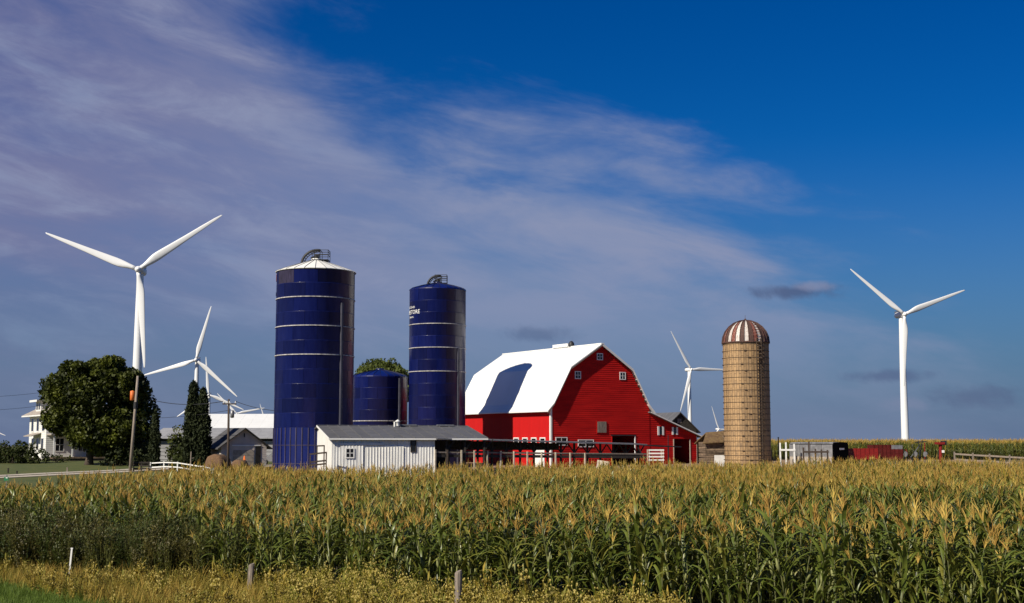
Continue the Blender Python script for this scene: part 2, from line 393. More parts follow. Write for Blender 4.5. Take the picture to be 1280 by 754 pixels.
# gravel lane curling from the left edge of the picture to the farm yard
ctr = [(-78, 112), (-62, 122), (-51.6, 129.5), (-46, 135), (-41, 140.5), (-36.5, 147), (-31, 150), (-24, 148)]
def smooth_path(pts, n):
    pts = [Vector((*p, 0)) for p in pts]; out = []
    P = [pts[0]]+pts+[pts[-1]]
    for i in range(1, len(P)-2):
        for k in range(n):
            t = k/n; a, b, c, d = P[i-1], P[i], P[i+1], P[i+2]
            out.append(0.5*((2*b)+(c-a)*t+(2*a-5*b+4*c-d)*t*t+(3*b-a-3*c+d)*t**3))
    out.append(P[-2]); return out
cp = smooth_path(ctr, 8)
def strip(name, cp, offs, dz, m):
    vs = []; fs = []
    for i, p in enumerate(cp):
        d = (cp[min(i+1, len(cp)-1)]-cp[max(i-1, 0)]).normalized(); nrm = Vector((-d.y, d.x, 0))
        for o in offs:
            q = p+nrm*o; vs.append((q.x, q.y, gz(q.x, q.y)+dz))
    k = len(offs)
    for i in range(len(cp)-1):
        for j in range(k-1): fs.append((i*k+j, (i+1)*k+j, (i+1)*k+j+1, i*k+j+1))
    mb = MB(); mb.add(vs, fs); return struct(mb.build(name, m))
strip('gravel_lane', cp, (-2.2, -1.2, -0.35), 0.10, 'gravel')
strip('gravel_lane', cp, (0.45, 1.2, 2.2), 0.10, 'gravel')

# ------------------------------------------------------------------ blue silos
def sector_panel(r, dr, dz, dth, segs=5, gap=0.012, lip=0.02):
    """curved sheet centred on angle 0, z 0..dz, with a rolled overlap lip at its top"""
    mb = MB(); a = dth/2-gap/r
    prof = [(r-lip, 0.0), (r, 0.02), (r, dz-0.05), (r+0.010, dz-0.04), (r+0.010, dz-0.006), (r-lip, dz-0.006)]
    mb.lathe(prof, segs, -a, a)
    return mb
def letter_mesh(txt, size, r, ang, z, m, parent, name='lettering', spacing=1.0):
    """flat text bent round a cylinder of radius r; ang is the angle of its middle"""
    cu = bpy.data.curves.new(name, 'FONT'); cu.body = txt; cu.size = size; cu.align_x = 'CENTER'; cu.space_character = spacing
    cu.extrude = 0.004; cu.resolution_u = 2
    to = bpy.data.objects.new(name, cu); COL.objects.link(to)
    dg = bpy.context.evaluated_depsgraph_get(); me = bpy.data.meshes.new_from_object(to.evaluated_get(dg))
    bpy.data.objects.remove(to); bpy.data.curves.remove(cu)
    for v in me.vertices:
        x, y, zz = v.co; t = ang+x/r; rr = r+0.02+zz
        v.co = (rr*math.cos(t), rr*math.sin(t), z+y)
    me.materials.clear(); me.materials.append(MT[m]); me.update()
    return link(name, me, parent)
def blue_silo(label, x, y, r, z_skirt, z_eave, z_apex, rings, per, bands, white_roof, skirt_ribs, chute_top):
    zb = gz(x, y)-0.1
    t = thing('blue_silo', label, 'silo', (x, y, zb), 0.0, 'blue steel silos')
    Z = lambda z: z-zb
    MB().lathe([(r-0.03, 0), (r-0.03, Z(z_eave))], 48).build('core_wall', 'blue_core', t, True)
    dz = (z_eave-z_skirt)/rings; dth = 2*math.pi/per
    pm = sector_panel(r, 0, dz, dth).mesh('wall_panel', 'blue_steel', True)
    fm = sector_panel(r, 0, dz, dth).mesh('wall_panel_faded', 'blue_faded', True)
    for k in range(rings):
        for j in range(per):
            a = j*dth+(k % 2)*dth/2+0.2
            an = math.degrees(a) % 360
            faded = white_roof and k == rings-1 and 225 < an < 262
            o = link('wall_panel', fm if faded else pm, t); o.location = (0, 0, Z(z_skirt)+k*dz); o.rotation_euler = (0, 0, a)
    for k in bands:
        zb_ = Z(z_eave)-k*dz
        MB().lathe([(r+0.005, zb_-0.04), (r+0.07, zb_-0.04), (r+0.07, zb_+0.04), (r+0.005, zb_+0.04)], 64).build('stiffener_ring', 'band_steel', t, False)
    # skirt of ribbed sheets
    if z_skirt-zb > 1:
        MB().lathe([(r-0.005, 0), (r-0.005, Z(z_skirt)-0.01)], 48).build('skirt_wall', 'blue_steel', t, True)
        if skirt_ribs:
            rm = MB().box(-0.03, 0.06, -0.045, 0.045, 0, Z(z_skirt)-0.03).mesh('skirt_rib', 'blue_faded')
            for j in range(40):
                a = 2*math.pi*j/40+0.03; o = link('skirt_rib', rm, t); o.location = (r*math.cos(a), r*math.sin(a), 0); o.rotation_euler = (0, 0, a)
            for zz in (0.35, 0.68):
                q = Z(z_skirt)*zz; MB().lathe([(r, q-0.03), (r+0.035, q-0.03), (r+0.035, q+0.03), (r, q+0.03)], 48).build('skirt_ring', 'blue_faded', t)
    # roof
    n = 24; dth = 2*math.pi/n; H = z_apex-z_eave; ze = Z(z_eave)
    if white_roof: prof = [(r+0.10, ze-0.06), (r+0.12, ze), (r*0.90, ze+H*0.16), (r*0.5, ze+H*0.58), (0.45, ze+H*0.97)]
    else: prof = [(r+0.02, ze-0.03), (r+0.0, ze+H*0.10), (r*0.93, ze+H*0.27), (r*0.62, ze+H*0.60), (0.45, ze+H*0.97)]
    rm = MB()
    for j in range(len(prof)-1):
        (r0, z0), (r1, z1) = prof[j], prof[j+1]
        rm.lathe([(r0, z0), (r1, z1)], 2, -dth/2*0.975, dth/2*0.975)
    rm = rm.mesh('roof_panel', 'silo_white' if white_roof else 'blue_steel', True)
    ribm = MB()
    for j in range(len(prof)-1):
        ribm.bar((prof[j][0], 0, prof[j][1]+0.015), (prof[j+1][0], 0, prof[j+1][1]+0.015), 0.030, 0.06)
    ribm = ribm.mesh('roof_seam', 'grey_steel' if white_roof else 'blue_core')
    for j in range(n):
        o = link('roof_panel', rm, t); o.rotation_euler = (0, 0, j*dth)
        o = link('roof_seam', ribm, t); o.rotation_euler = (0, 0, (j+0.5)*dth)
    MB().lathe([(r*0.995, ze-0.05), (0.40, ze+H*0.93)], 32).build('roof_core', 'blue_core', t)
    za = ze+H
    MB().lathe([(0.50, ze+H*0.93), (0.50, za+0.10), (0.0, za+0.16)], 16).build('roof_hatch', 'silo_white' if white_roof else 'blue_steel', t, True)
    # arched fill pipe on the left, railed platform on the right of the hatch
    pts = []
    for k in range(11):
        u = k/10*math.pi*0.56; R0 = r*0.40
        pts.append((-r*0.36+R0*(1-math.cos(u))*1.0, -0.35, ze+H*0.62+R0*math.sin(u)*0.92))
    fp = MB().path(pts, 0.13, 7).build('fill_pipe', 'dark_steel', t, True)
    lad = MB()
    for k in range(0, 11):
        p = Vector(pts[k]); lad.tube(p+Vector((0, 0.02, 0)), p+Vector((0.12, 0.55, -0.10)), 0.035, n=5)
    lad.path([Vector(p)+Vector((0.12, 0.55, -0.1)) for p in pts], 0.05, 5).build('ladder_hoop', 'dark_steel', fp)
    px0, px1, py0, py1 = -0.30, r*0.33, -0.7, 0.7
    pl = MB().box(px0, px1, py0, py1, za-0.10, za-0.03).build('platform', 'dark_steel', t)
    rl = MB()
    for (a, b) in ((px1, py0), (px1, py1), ((px0+px1)/2, py0), ((px0+px1)/2, py1), (px0, py0), (px0, py1)):
        rl.tube((a, b, ze+H*0.55), (a, b, za+0.90), 0.03, n=5)
    for hz in (0.40, 0.66, 0.88):
        rl.tube((px0, py0, za+hz), (px1, py0, za+hz), 0.032, n=5).tube((px0, py1, za+hz), (px1, py1, za+hz), 0.032, n=5)
        rl.tube((px1, py0, za+hz), (px1, py1, za+hz), 0.032, n=5)
    rl.build('railing', 'dark_steel', pl)
    mt = MB().box(-0.15, 0.28, -0.3, 0.25, za, za+0.42).tube((-0.5, -0.2, za+0.15), (0.35, 0.1, za+0.55), 0.09).build('valve_gear', 'dark_steel', t)
    # added half-round strip standing in for a pale reflection on the right flank
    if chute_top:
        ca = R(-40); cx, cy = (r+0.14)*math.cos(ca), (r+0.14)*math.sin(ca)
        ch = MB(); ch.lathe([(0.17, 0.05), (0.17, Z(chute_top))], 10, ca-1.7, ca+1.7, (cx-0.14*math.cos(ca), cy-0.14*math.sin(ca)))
        ch.build('reflection_strip', 'strip_grey', t, True)
    return t, zb, r
bxs, bys = at(391.5, 553, 124).x, 124.0
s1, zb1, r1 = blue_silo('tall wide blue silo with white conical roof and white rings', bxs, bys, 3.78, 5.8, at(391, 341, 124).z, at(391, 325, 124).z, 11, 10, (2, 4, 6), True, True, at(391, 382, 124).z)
for q0, q1 in ((180, 186), (187.5, 191)):      # worn white marks, too faint to read
    MB().lathe([(3.83, at(391, 371, 124).z-zb1), (3.83, at(391, 366, 124).z-zb1)], 3, R(q0), R(q1)).build('emblem_mark', 'white_paint', s1, True)
MB().lathe([(3.82, at(391, 353, 124).z-zb1), (3.82, at(391, 344, 124).z-zb1)], 4, R(180), R(196)).build('emblem_patch', 'red_paint', s1, True)
sx, sy = at(546, 553, 148).x, 148.0
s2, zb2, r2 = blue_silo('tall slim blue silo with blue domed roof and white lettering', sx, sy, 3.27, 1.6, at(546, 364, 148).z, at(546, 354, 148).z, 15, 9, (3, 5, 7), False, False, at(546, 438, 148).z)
letter_mesh('HARVESTORE', 0.66, 3.27, R(200), at(546, 394.5, 148).z-zb2, 'white_paint', s2)
letter_mesh('A.O.Smith', 0.40, 3.27, R(206), at(546, 389, 148).z-zb2+0.15, 'white_paint', s2)
letter_mesh('Systems', 0.36, 3.27, R(206), at(546, 398.2, 148).z-zb2-0.1, 'white_paint', s2)
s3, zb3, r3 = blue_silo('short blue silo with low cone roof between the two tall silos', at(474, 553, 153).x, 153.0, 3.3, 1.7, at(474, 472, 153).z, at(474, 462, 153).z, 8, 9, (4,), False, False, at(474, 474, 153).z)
for ch in list(s3.children):       # the short one carries no platform gear
    if ch.name.split('.')[0] in ('fill_pipe', 'platform', 'valve_gear'):
        for q in list(ch.children): bpy.data.objects.remove(q)
        bpy.data.objects.remove(ch)

# ------------------------------------------------------------------ red barn
TH = R(32.6); bx0, by0 = 4.35, 145.0; zb = gz(bx0, by0)-0.25
barn = thing('red_barn', 'red gambrel barn with white roof and lean-to, dark doorway in its gable', 'barn', (bx0, by0, zb), TH)
W = 14.2; LEN = 20.8; LW = 7.3
Zb = lambda z: z-zb
zE, zK, zR = Zb(8.3), Zb(13.0), Zb(15.85)
kx = 2.62
prof = [(-0.62, zE-0.35), (0.25, zE+0.55), (kx, zK), (W/2, zR), (W-kx, zK), (W-0.25, zE+0.55), (W+0.62, zE-0.35)]
def gab(z):                                  # wall extent at height z, below the roof skin
    pts = [(0, 0), (0, zE+0.0), (0.25, zE+0.42), (kx+0.06, zK-0.14), (W/2, zR-0.16)]
    for (a, b), (c, d) in zip(pts[:-1], pts[1:]):
        if b <= z <= d and d > b:
            q = a+(c-a)*(z-b)/(d-b); return q, W-q
    return W/2-0.01, W/2+0.01
def onb(px, py):                             # pixel -> local (x,z) on the gable plane
    d = ray(px, py); n = Vector((math.sin(TH), -math.cos(TH), 0)); p0 = Vector((bx0, by0, 0))
    o = Vector((0, 0, CAMZ)); k = (p0-o).dot(n)/d.dot(n); p = o+d*k
    return (p-Vector((bx0, by0, 0))).dot(Vector((math.cos(TH), math.sin(TH), 0))), p.z-zb
dx0, dz1 = onb(765, 545); dx1, _ = onb(793, 545)
gw = siding(gab, 0.0, zR-0.17, 0.24, 0.0, holes=[(dx0, dx1, 0.0, dz1)])
gw.build('gable_wall', 'barn_red', barn)
mb = MB(); mb.add([(a, LEN, b) for a, b in [(0, 0), (W, 0), (W, zE), (W-0.25, zE+0.42), (W-kx, zK-0.14), (W/2, zR-0.16), (kx, zK-0.14), (0.25, zE+0.42), (0, zE)]], [tuple(range(9))]); mb.build('rear_gable_wall', 'barn_red', barn)
# long side walls, the left one of ribbed metal sheets: each sheet a part
npan = 10; pw = LEN/npan
sm = MB()
ribs = 9
for k in range(ribs):
    y0 = k*pw/ribs; y1 = (k+1)*pw/ribs
    sm.add([(0.03, y0+0.006, 0), (0.03, y1-0.05, 0), (0.03, y1-0.05, zE+0.2), (0.03, y0+0.006, zE+0.2)], [(0, 3, 2, 1)])
    sm.add([(0.03, y1-0.05, 0), (0.005, y1-0.025, 0), (0.005, y1-0.025, zE+0.2), (0.03, y1-0.05, zE+0.2)], [(0, 3, 2, 1)])
    sm.add([(0.005, y1-0.025, 0), (0.03, y1, 0), (0.03, y1, zE+0.2), (0.005, y1-0.025, zE+0.2)], [(0, 3, 2, 1)])
sm = sm.mesh('side_panel', 'barn_red_panel')
for k in range(npan):
    o = link('side_panel', sm, barn); o.location = (0, k*pw, 0)
bx('side_backing', 'dark_inside', barn, 0.06, 0.16, 0.1, LEN-0.1, 0, zE)
bx('side_wall', 'barn_red', barn, W-0.16, W-0.06, 0.1, LEN-0.1, 0, zE)
# roof: one sheet per slope, thick enough to show its edge
def roof_slope(name, p0, p1, y0, y1, m, th=0.13):
    return MB().slab([p0, p1], th, y0, y1).build(name, m, barn)
OV = -0.42
for i in range(6):
    p0, p1 = prof[i], prof[i+1]
    roof_slope('roof_slope', p0, p1, OV-0.004*(i % 2), LEN+0.4, 'white_roof')
MB().box(W/2-0.22, W/2+0.22, OV-0.02, LEN+0.42, zR-0.08, zR+0.03).build('ridge_cap', 'white_roof', barn)
rv = MB().box(W/2-0.35, W/2+0.35, 6.2, 9.4, zR+0.03, zR+0.40).build('ridge_vent', 'white_roof', barn)
MB().lathe([(0.34, zR+0.02), (0.36, zR+0.35), (0.2, zR+0.62), (0.0, zR+0.70)], 12, c=(W/2, 5.9)).build('vent_cowl', 'dark_steel', barn, True)
# barge boards and lookouts under the gable overhang
for i in range(6):
    (a, b), (c, d) = prof[i], prof[i+1]
    MB().prism([(a, b+0.0-0.135), (c, d-0.135), (c, d-0.30), (a, b-0.30)], OV+0.01, OV+0.05).build('barge_board', 'grey_wood' if i < 3 else 'white_paint', barn)
lk = MB().box(-0.09, 0.09, OV+0.05, -0.04, -0.16, 0.0).mesh('lookout', 'dark_wood')
for i in (3, 4):
    (a, b), (c, d) = prof[i], prof[i+1]; L_ = math.hypot(c-a, d-b); n = int(L_/0.62)
    for k in range(1, n):
        q = k/n; o = link('lookout', lk, barn); o.location = (a+(c-a)*q, 0, b+(d-b)*q-0.15)
        o.rotation_euler = (0, math.atan2(b-d, c-a), 0)
bx('corner_board', 'white_paint', barn, -0.06, 0.16, -0.075, -0.035, 0, zE+0.1)
bx('corner_board', 'white_paint', barn, -0.06, -0.02, -0.035, 0.16, 0, zE+0.05)
# windows of the gable
for (px0, px1, py0, py1, dk) in ((746.5, 752.5, 442.5, 449.5, 0), (719, 725, 465, 473, 0), (775, 781, 466, 474, 0)):
    a, z1 = onb(px0, py0); b, z0 = onb(px1, py1); window(barn, a, b, z0, z1, -0.035)
a, z1 = onb(746.5, 527); b, z0 = onb(757.5, 541)
hd = bx('loft_hatch', 'grey_wood', barn, a, b, -0.085, -0.045, z0, z1)
for k in range(4):
    q = a+(b-a)*(k+0.5)/4; bx('plank', 'grey_wood', hd, q-(b-a)/8+0.015, q+(b-a)/8-0.015, -0.115, -0.087, z0+0.02, z1-0.02)
bx('hatch_frame', 'barn_red', barn, a-0.14, a-0.03, -0.08, -0.04, z0-0.1, z1+0.1)
a, z1 = onb(695, 547.5); b, z0 = onb(708, 556); window(barn, a, b, z0, z1, -0.035)
a, z1 = onb(723, 550.5); b, z0 = onb(741, 558); window(barn, a, b, z0, z1, -0.035)
# doorway trim + a sliding door leaf pushed aside
for q in (dx0-0.13, dx1): bx('door_jamb', 'white_paint' if q == dx1 else 'barn_red', barn, q, q+0.13, -0.07, 0.02, 0, dz1)
bx('door_track', 'dark_steel', barn, dx0-0.2, dx1+0.2, -0.10, -0.045, dz1+0.01, dz1+0.12)
# small white-framed windows along the left wall (ny: facing -x, built as parts)
for px in (645.5, 656.5, 667.5, 678.5):
    d = ray(px, 550); n = Vector((-math.cos(TH), -math.sin(TH), 0)); p0 = Vector((bx0, by0, 0)); o_ = Vector((0, 0, CAMZ))
    p = o_+d*((p0-o_).dot(n)/d.dot(n)); yy = (p-p0).dot(Vector((-math.sin(TH), math.cos(TH), 0))); zz = p.z-zb
    f = MB()
    zz -= 0.12; f.box(-0.06, 0.02, yy-0.56, yy-0.45, zz-0.9, zz+0.40).box(-0.06, 0.02, yy+0.45, yy+0.56, zz-0.9, zz+0.40)
    f.box(-0.06, 0.02, yy-0.45, yy+0.45, zz+0.28, zz+0.40).box(-0.06, 0.02, yy-0.45, yy+0.45, zz-0.9, zz-0.75)
    wf = f.build('window', 'white_paint', barn); bx('pane', 'glass', wf, -0.025, -0.005, yy-0.45, yy+0.45, zz-0.75, zz+0.28)
bx('side_door', 'white_paint', barn, -0.07, -0.01, 1.2, 3.2, 0.0, 2.3)
# lean-to on the right
zl0, zl1 = Zb(7.9), Zb(5.25)
def lean(z):
    if z <= zl1: return W+0.01, W+LW
    return W+0.01, W+LW*(zl0-z)/(zl0-zl1)
ldx0, ldz1 = onb(842.5, 549); ldx1, _ = onb(862, 549)
siding(lean, 0.0, zl0-0.12, 0.24, 0.04, holes=[(ldx0, ldx1, 0.0, ldz1)]).build('lean_to_wall', 'barn_red', barn)
bx('lean_to_side_wall', 'barn_red', barn, W+LW-0.12, W+LW-0.02, 0.14, 12, 0, zl1-0.1)
bx('lean_to_rear_wall', 'barn_red', barn, W+0.02, W+LW-0.14, 11.9, 12, 0, zl1-0.1)
MB().slab([(W-0.2, zl0+0.13), (W+LW+0.75, zl1-0.27+0.13)], 0.14, -0.45, 12.3).build('lean_to_roof', 'grey_roof', barn)
MB().prism([(W-0.1, zl0-0.03), (W+LW+0.74, zl1-0.30), (W+LW+0.74, zl1-0.15), (W-0.1, zl0+0.10)], -0.49, -0.455).build('barge_board', 'white_paint', barn)
for q in (ldx0-0.12, ldx1): bx('door_jamb', 'pale_wood', barn, q, q+0.12, -0.03, 0.03, 0, ldz1)
for (px0, px1, py0, py1) in ((821.8, 829.8, 533.5, 543.5), (839.8, 847.2, 534.5, 543)):
    a, z1 = onb(px0, py0); b, z0 = onb(px1, py1); wd = (b-a)*0.28
    wf = bx('window', 'glass', barn, a+wd, b-wd, -0.03, 0.0, z0, z1)
    bx('shutter', 'white_paint', wf, a, a+wd-0.01, -0.05, 0.0, z0-0.05, z1+0.05)
    bx('shutter', 'white_paint', wf, b-wd+0.01, b, -0.05, 0.0, z0-0.05, z1+0.05)
bx('lean_to_corner_board', 'pale_wood', barn, W+LW-0.02, W+LW+0.05, 0.0, 0.12, 0, zl1-0.12)

# slatted white rack standing before the barn
def rel(px, Y, py=553): return at(px, py, Y)
def rack():
    x0 = rel(811, 141).x; x1 = rel(830, 141).x; zb_ = gz(x0, 141)
    t = thing('feed_rack', 'white slatted feed rack before the red lean-to wall', 'feed rack', (x0, 141, zb_-0.03), R(10))
    Wd = x1-x0; top = at(811, 561.5, 141).z-zb_
    for q in (0, Wd-0.09): bx('post', 'pale_wood', t, q, q+0.09, 0, 0.09, 0, top); bx('post', 'pale_wood', t, q, q+0.09, 0.7, 0.79, 0, top)
    for k in range(4): bx('slat', 'white_paint', t, -0.05, Wd+0.05, -0.03, -0.005, top-0.16-k*0.36, top-k*0.36)
    bx('trough', 'red_metal', t, 0.1, Wd-0.1, 0.05, 0.65, 0.5, 0.8)
rack()

# ------------------------------------------------------------------ low white shed with grey roof
SH = R(17); qx, qy = at(415, 553, 112).x, 112.0; qz = gz(qx, qy)-0.15
shed = thing('low_shed', 'low white ribbed metal shed with dark grey roof before the blue silos', 'shed', (qx, qy, qz), SH)
Zs = lambda z: z-qz
SL, SD = 9.2, 7.0; RL = 13.9
ze = Zs(4.78); zr = Zs(5.95)
def ribbed(x0, x1, z0, z1f, y, pitch=0.25, depth=0.035, z0f=None):
    mb = MB(); n = max(1, round((x1-x0)/pitch)); p = (x1-x0)/n
    for k in range(n):
        a = x0+k*p
        for (u0, u1, d0, d1) in ((0, 0.7, 0, 0), (0.7, 0.8, 0, 1), (0.8, 0.9, 1, 1), (0.9, 1.0, 1, 0)):
            xa, xb = a+u0*p, a+u1*p
            mb.add([(xa, y-d0*depth, z0), (xb, y-d1*depth, z0), (xb, y-d1*depth, z1f(xb)), (xa, y-d0*depth, z1f(xa))], [(0, 1, 2, 3)])
    return mb
# front wall as separate sheets
edges = [0, 1.0, 2.6, 4.2, 5.8, 7.4, SL]
for a, b in zip(edges[:-1], edges[1:]):
    ribbed(a+0.006, b-0.006, 0, lambda x: ze-0.05, 0.0).build('wall_sheet', 'shed_white', shed)
bx('wall_backing', 'dark_inside', shed, 0.05, SL-0.02, 0.03, 0.12, 0, ze-0.08)
mb = MB(); mb.add([(0, 0, 0), (0, SD*2, 0), (0, SD*2, ze), (0, SD, zr-0.06), (0, 0, ze-0.06)], [(0, 4, 3, 2, 1)]); mb.build('end_wall', 'siding_white', shed)
mb = MB(); mb.add([(SL, 0, 0), (SL, SD*2, 0), (SL, SD*2, ze), (SL, SD, zr-0.10), (SL, 0, ze-0.10)], [(0, 1, 2, 3, 4)]); mb.build('end_wall', 'shed_white', shed)
bx('rear_wall', 'shed_white', shed, 0.05, SL-0.05, 2*SD-0.1, 2*SD-0.01, 0, ze-0.2)
# roof sheets
def roof_quad(x0, x1, y0, z0, y1, z1, th=0.07):
    mb = MB(); mb.add([(x0, y0, z0), (x1, y0, z0), (x1, y1, z1), (x0, y1, z1), (x0, y0, z0-th), (x1, y0, z0-th), (x1, y1, z1-th), (x0, y1, z1-th)],
                      [(0, 1, 2, 3), (7, 6, 5, 4), (0, 4, 5, 1), (1, 5, 6, 2), (2, 6, 7, 3), (3, 7, 4, 0)]); return mb
nr = 15; step = (RL+0.4)/nr
for k in range(nr):
    x0 = -0.3+k*step; up = 0.006*(k % 2)
    roof_quad(x0+0.004, x0+step-0.004, -0.35, ze-0.02+up, SD, zr+up).build('roof_sheet', 'grey_roof', shed)
    MB().bar((x0+step, -0.36, ze+0.02), (x0+step, SD, zr+0.04), 0.05, 0.05).build('roof_rib', 'grey_roof', shed)
roof_quad(-0.3, RL+0.1, SD+0.005, zr+0.02, 2*SD+0.35, ze-0.02).build('rear_roof', 'grey_roof', shed)
bx('ridge_cap', 'grey_steel', shed, -0.32, RL+0.12, SD-0.15, SD+0.15, zr+0.012, zr+0.05)
bx('fascia', 'white_paint', shed, -0.32, RL+0.12, -0.40, -0.37, ze-0.16, ze-0.03)
MB().bar((-0.33, -0.36, ze-0.07), (-0.33, SD, zr-0.05), 0.05, 0.15).build('barge_board', 'white_paint', shed)
# sliding door with window and rail, flap of loose sheet
bx('door_rail', 'white_paint', shed, 0.6, 4.6, -0.11, -0.05, ze-0.62, ze-0.46)
dr = ribbed(0.75, 2.75, 0.0, lambda x: ze-0.66, -0.075, 0.28, 0.03).build('sliding_door', 'shed_white', shed)
w0, z1 = 1.25, ze-0.95
window(dr, w0, w0+0.62, z1-0.72, z1, -0.115, cross=True)
window(shed, 7.05, 7.40, ze-1.15, ze-0.30, -0.04, fr='dark_wood', cross=False, name='vent_window')
mb = MB(); mb.add([(2.9, -0.07, ze-0.85), (6.6, -0.07, ze-0.75), (6.55, -0.30, 2.55), (6.0, -0.16, 2.35), (2.9, -0.09, 2.3)], [(0, 4, 3, 2, 1)])
rb = ribbed(2.95, 6.35, 1.2, lambda x: ze-0.85+0.03*x-0.08, -0.075, 0.26, 0.04).build('loose_sheet', 'siding_white', shed)
for px in (1,):
    v = MB().lathe([(0.14, zr-0.02), (0.14, zr+0.32), (0.24, zr+0.36), (0.24, zr+0.42), (0.0, zr+0.58)], 10, c=(7.1, SD-0.9)).build('roof_vent', 'siding_white', shed, True)
    MB().tube((6.8, SD-0.9, zr-0.1), (6.8, SD-0.9, zr+0.36), 0.09, n=8).build('roof_vent', 'siding_white', shed)
bx('roof_skylight', 'grey_steel', shed, 7.3, 9.0, SD-0.5, SD-0.1, zr+0.0, zr+0.12)
bx('roof_skylight', 'grey_steel', shed, 11.0, 12.6, SD-0.5, SD-0.1, zr+0.0, zr+0.12)
for xx in (10.2, 11.9, 13.7):
    bx('open_bay_post', 'dark_wood', shed, xx, xx+0.16, 0.0, 0.16, 0, ze-0.1)
    MB().bar((xx+0.08, 0.08, ze-1.1), (xx+0.9, 0.08, ze-0.12), 0.1, 0.1, (0, 1, 0)).build('brace', 'dark_wood', shed)
    bx('open_bay_post', 'dark_wood', shed, xx, xx+0.16, SD*2-0.3, SD*2-0.14, 0, ze-0.1)
ribbed(SL+0.05, RL, 0, lambda x: ze-0.2, 2*SD-0.12, 0.3).build('rear_wall', 'dark_wood', shed)

# loading chute of old timber by the shed's end wall
def chute():
    x0 = at(388, 553, 110.5).x; x1 = at(408, 553, 110.5).x; zg = gz(x0, 110.5)-0.1
    t = thing('timber_gate', 'weathered timber loading gate beside the shed end wall', 'gate', (x0, 110.5, zg), R(4))
    Wd = x1-x0
    for q, h in ((0.0, 3.2), (Wd*0.42, 4.05), (Wd*0.86, 4.05), (Wd, 3.5)): bx('post', 'brown_pole', t, q-0.05, q+0.05, -0.05, 0.05, 0, h)
    for k, z in enumerate((2.35, 2.62, 3.3)): MB().bar((-0.05, -0.07, z), (Wd+0.05, -0.07, z+0.15), 0.03, 0.14).build('rail', 'brown_pole', t)
    MB().bar((Wd*0.38, -0.07, 4.0), (Wd*0.9, -0.07, 4.03), 0.03, 0.12).build('rail', 'brown_pole', t)
    bx('kick_board', 'pole_wood', t, 0.0, Wd, 0.06, 0.10, 0.3, 1.9)
chute()

# ------------------------------------------------------------------ feed bunk with long narrow roof
def bunk():
    p0 = at(543, 547.8, 114.5); p1 = at(805, 555.2, 126)
    d = Vector((p1.x-p0.x, p1.y-p0.y, 0)); Ln = d.length; rz = math.atan2(d.y, d.x); zg = gz(p0.x, p0.y)-0.1
    t = thing('feed_bunk', 'long roofed cattle feed bunk with braced timber posts before the barn', 'feed bunk', (p0.x, p0.y, zg), rz)
    top0 = p0.z-zg; top1 = p1.z-zg
    tz = lambda s: top0+(top1-top0)*s/Ln
    n = 14
    for k in range(n):
        a = Ln*k/n; b = Ln*(k+1)/n
        mb = MB(); mb.add([(a, -0.55, tz(a)), (b-0.01, -0.55, tz(b)), (b-0.01, 1.9, tz(b)+0.10), (a, 1.9, tz(a)+0.10),
                           (a, -0.55, tz(a)-0.09), (b-0.01, -0.55, tz(b)-0.09), (b-0.01, 1.9, tz(b)+0.01), (a, 1.9, tz(a)+0.01)],
                          [(0, 1, 2, 3), (7, 6, 5, 4), (0, 4, 5, 1), (1, 5, 6, 2), (2, 6, 7, 3), (3, 7, 4, 0)])
        mb.build('roof_sheet', 'grey_roof', t)
        MB().bar((a+0.02, -0.57, tz(a)-0.05), (b-0.03, -0.57, tz(b)-0.05), 0.025, 0.10).build('fascia', 'grey_steel', t)
    for k in range(12):  # dark boards added to stand for the deep shade under the roof
        a = Ln*0.62*k/12
        bx('shade_board', 'dark_wood', t, a, a+Ln*0.62/12-0.03, 1.72, 1.77, 3.72-zg-0.1*a/Ln, tz(a+1)-0.12)
    m = 15
    for k in range(m+1):
        a = 0.25+(Ln-0.5)*k/m
        bx('post', 'dark_wood', t, a-0.08, a+0.08, 0.55, 0.71, 0, tz(a)-0.06)
        for s_ in (-1, 1):
            MB().bar((a, 0.60, tz(a)-1.05), (a+s_*0.72, 0.60, tz(a)-0.14), 0.09, 0.11, (0, 1, 0)).build('brace', 'dark_wood', t)
    for z, y in ((-1.12, 0.48), ):
        for k in range(5):
            a = Ln*k/5; b = Ln*(k+1)/5
            MB().bar((a+0.02, y, tz(a)+z), (b-0.02, y, tz(b)+z), 0.05, 0.17).build('rail', 'dark_wood', t)
            MB().bar((a+0.02, y-0.9, 3.52-zg-0.05*k), (b-0.02, y-0.9, 3.47-zg-0.05*k), 0.05, 0.13).build('bunk_board', 'grey_wood', t)
            MB().bar((a+0.02, y-0.9, 3.22-zg-0.05*k), (b-0.02, y-0.9, 3.17-zg-0.05*k), 0.05, 0.26).build('bunk_rail', 'dark_wood', t)
    # pale fence posts of the bunk line
    k = 0
    for px in (541, 555, 571, 586, 601.5, 617, 633, 649.5, 667, 684.5, 703, 722):
        s_ = Ln*(px-543)/262.0
        h = tz(s_)-1.05
        bx('bunk_post', 'brown_pole' if px == 555 else 'pale_wood', t, s_-0.06, s_+0.06, -0.60, -0.48, 0, h+0.05)
    MB().bar((Ln, 0.6, top1-0.1), (Ln+5.0, 0.6, top1-0.28), 0.12, 0.12).build('conveyor_arm', 'dark_steel', t)
    MB().bar((Ln+3.4, 0.6, top1-0.2), (Ln+3.4, 0.6, top1+0.9), 0.06, 0.06, (0, 1, 0)).build('conveyor_mast', 'dark_steel', t)
    MB().bar((Ln+3.4, 0.6, 0), (Ln+3.4, 0.6, top1-0.26), 0.1, 0.1, (0, 1, 0)).build('conveyor_leg', 'dark_steel', t)
    MB().bar((Ln-0.4, 0.5, top1-0.3), (Ln+1.5, 0.5, 0.9), 0.10, 0.10, (0, 1, 0)).build('stay', 'grey_wood', t)
bunk()
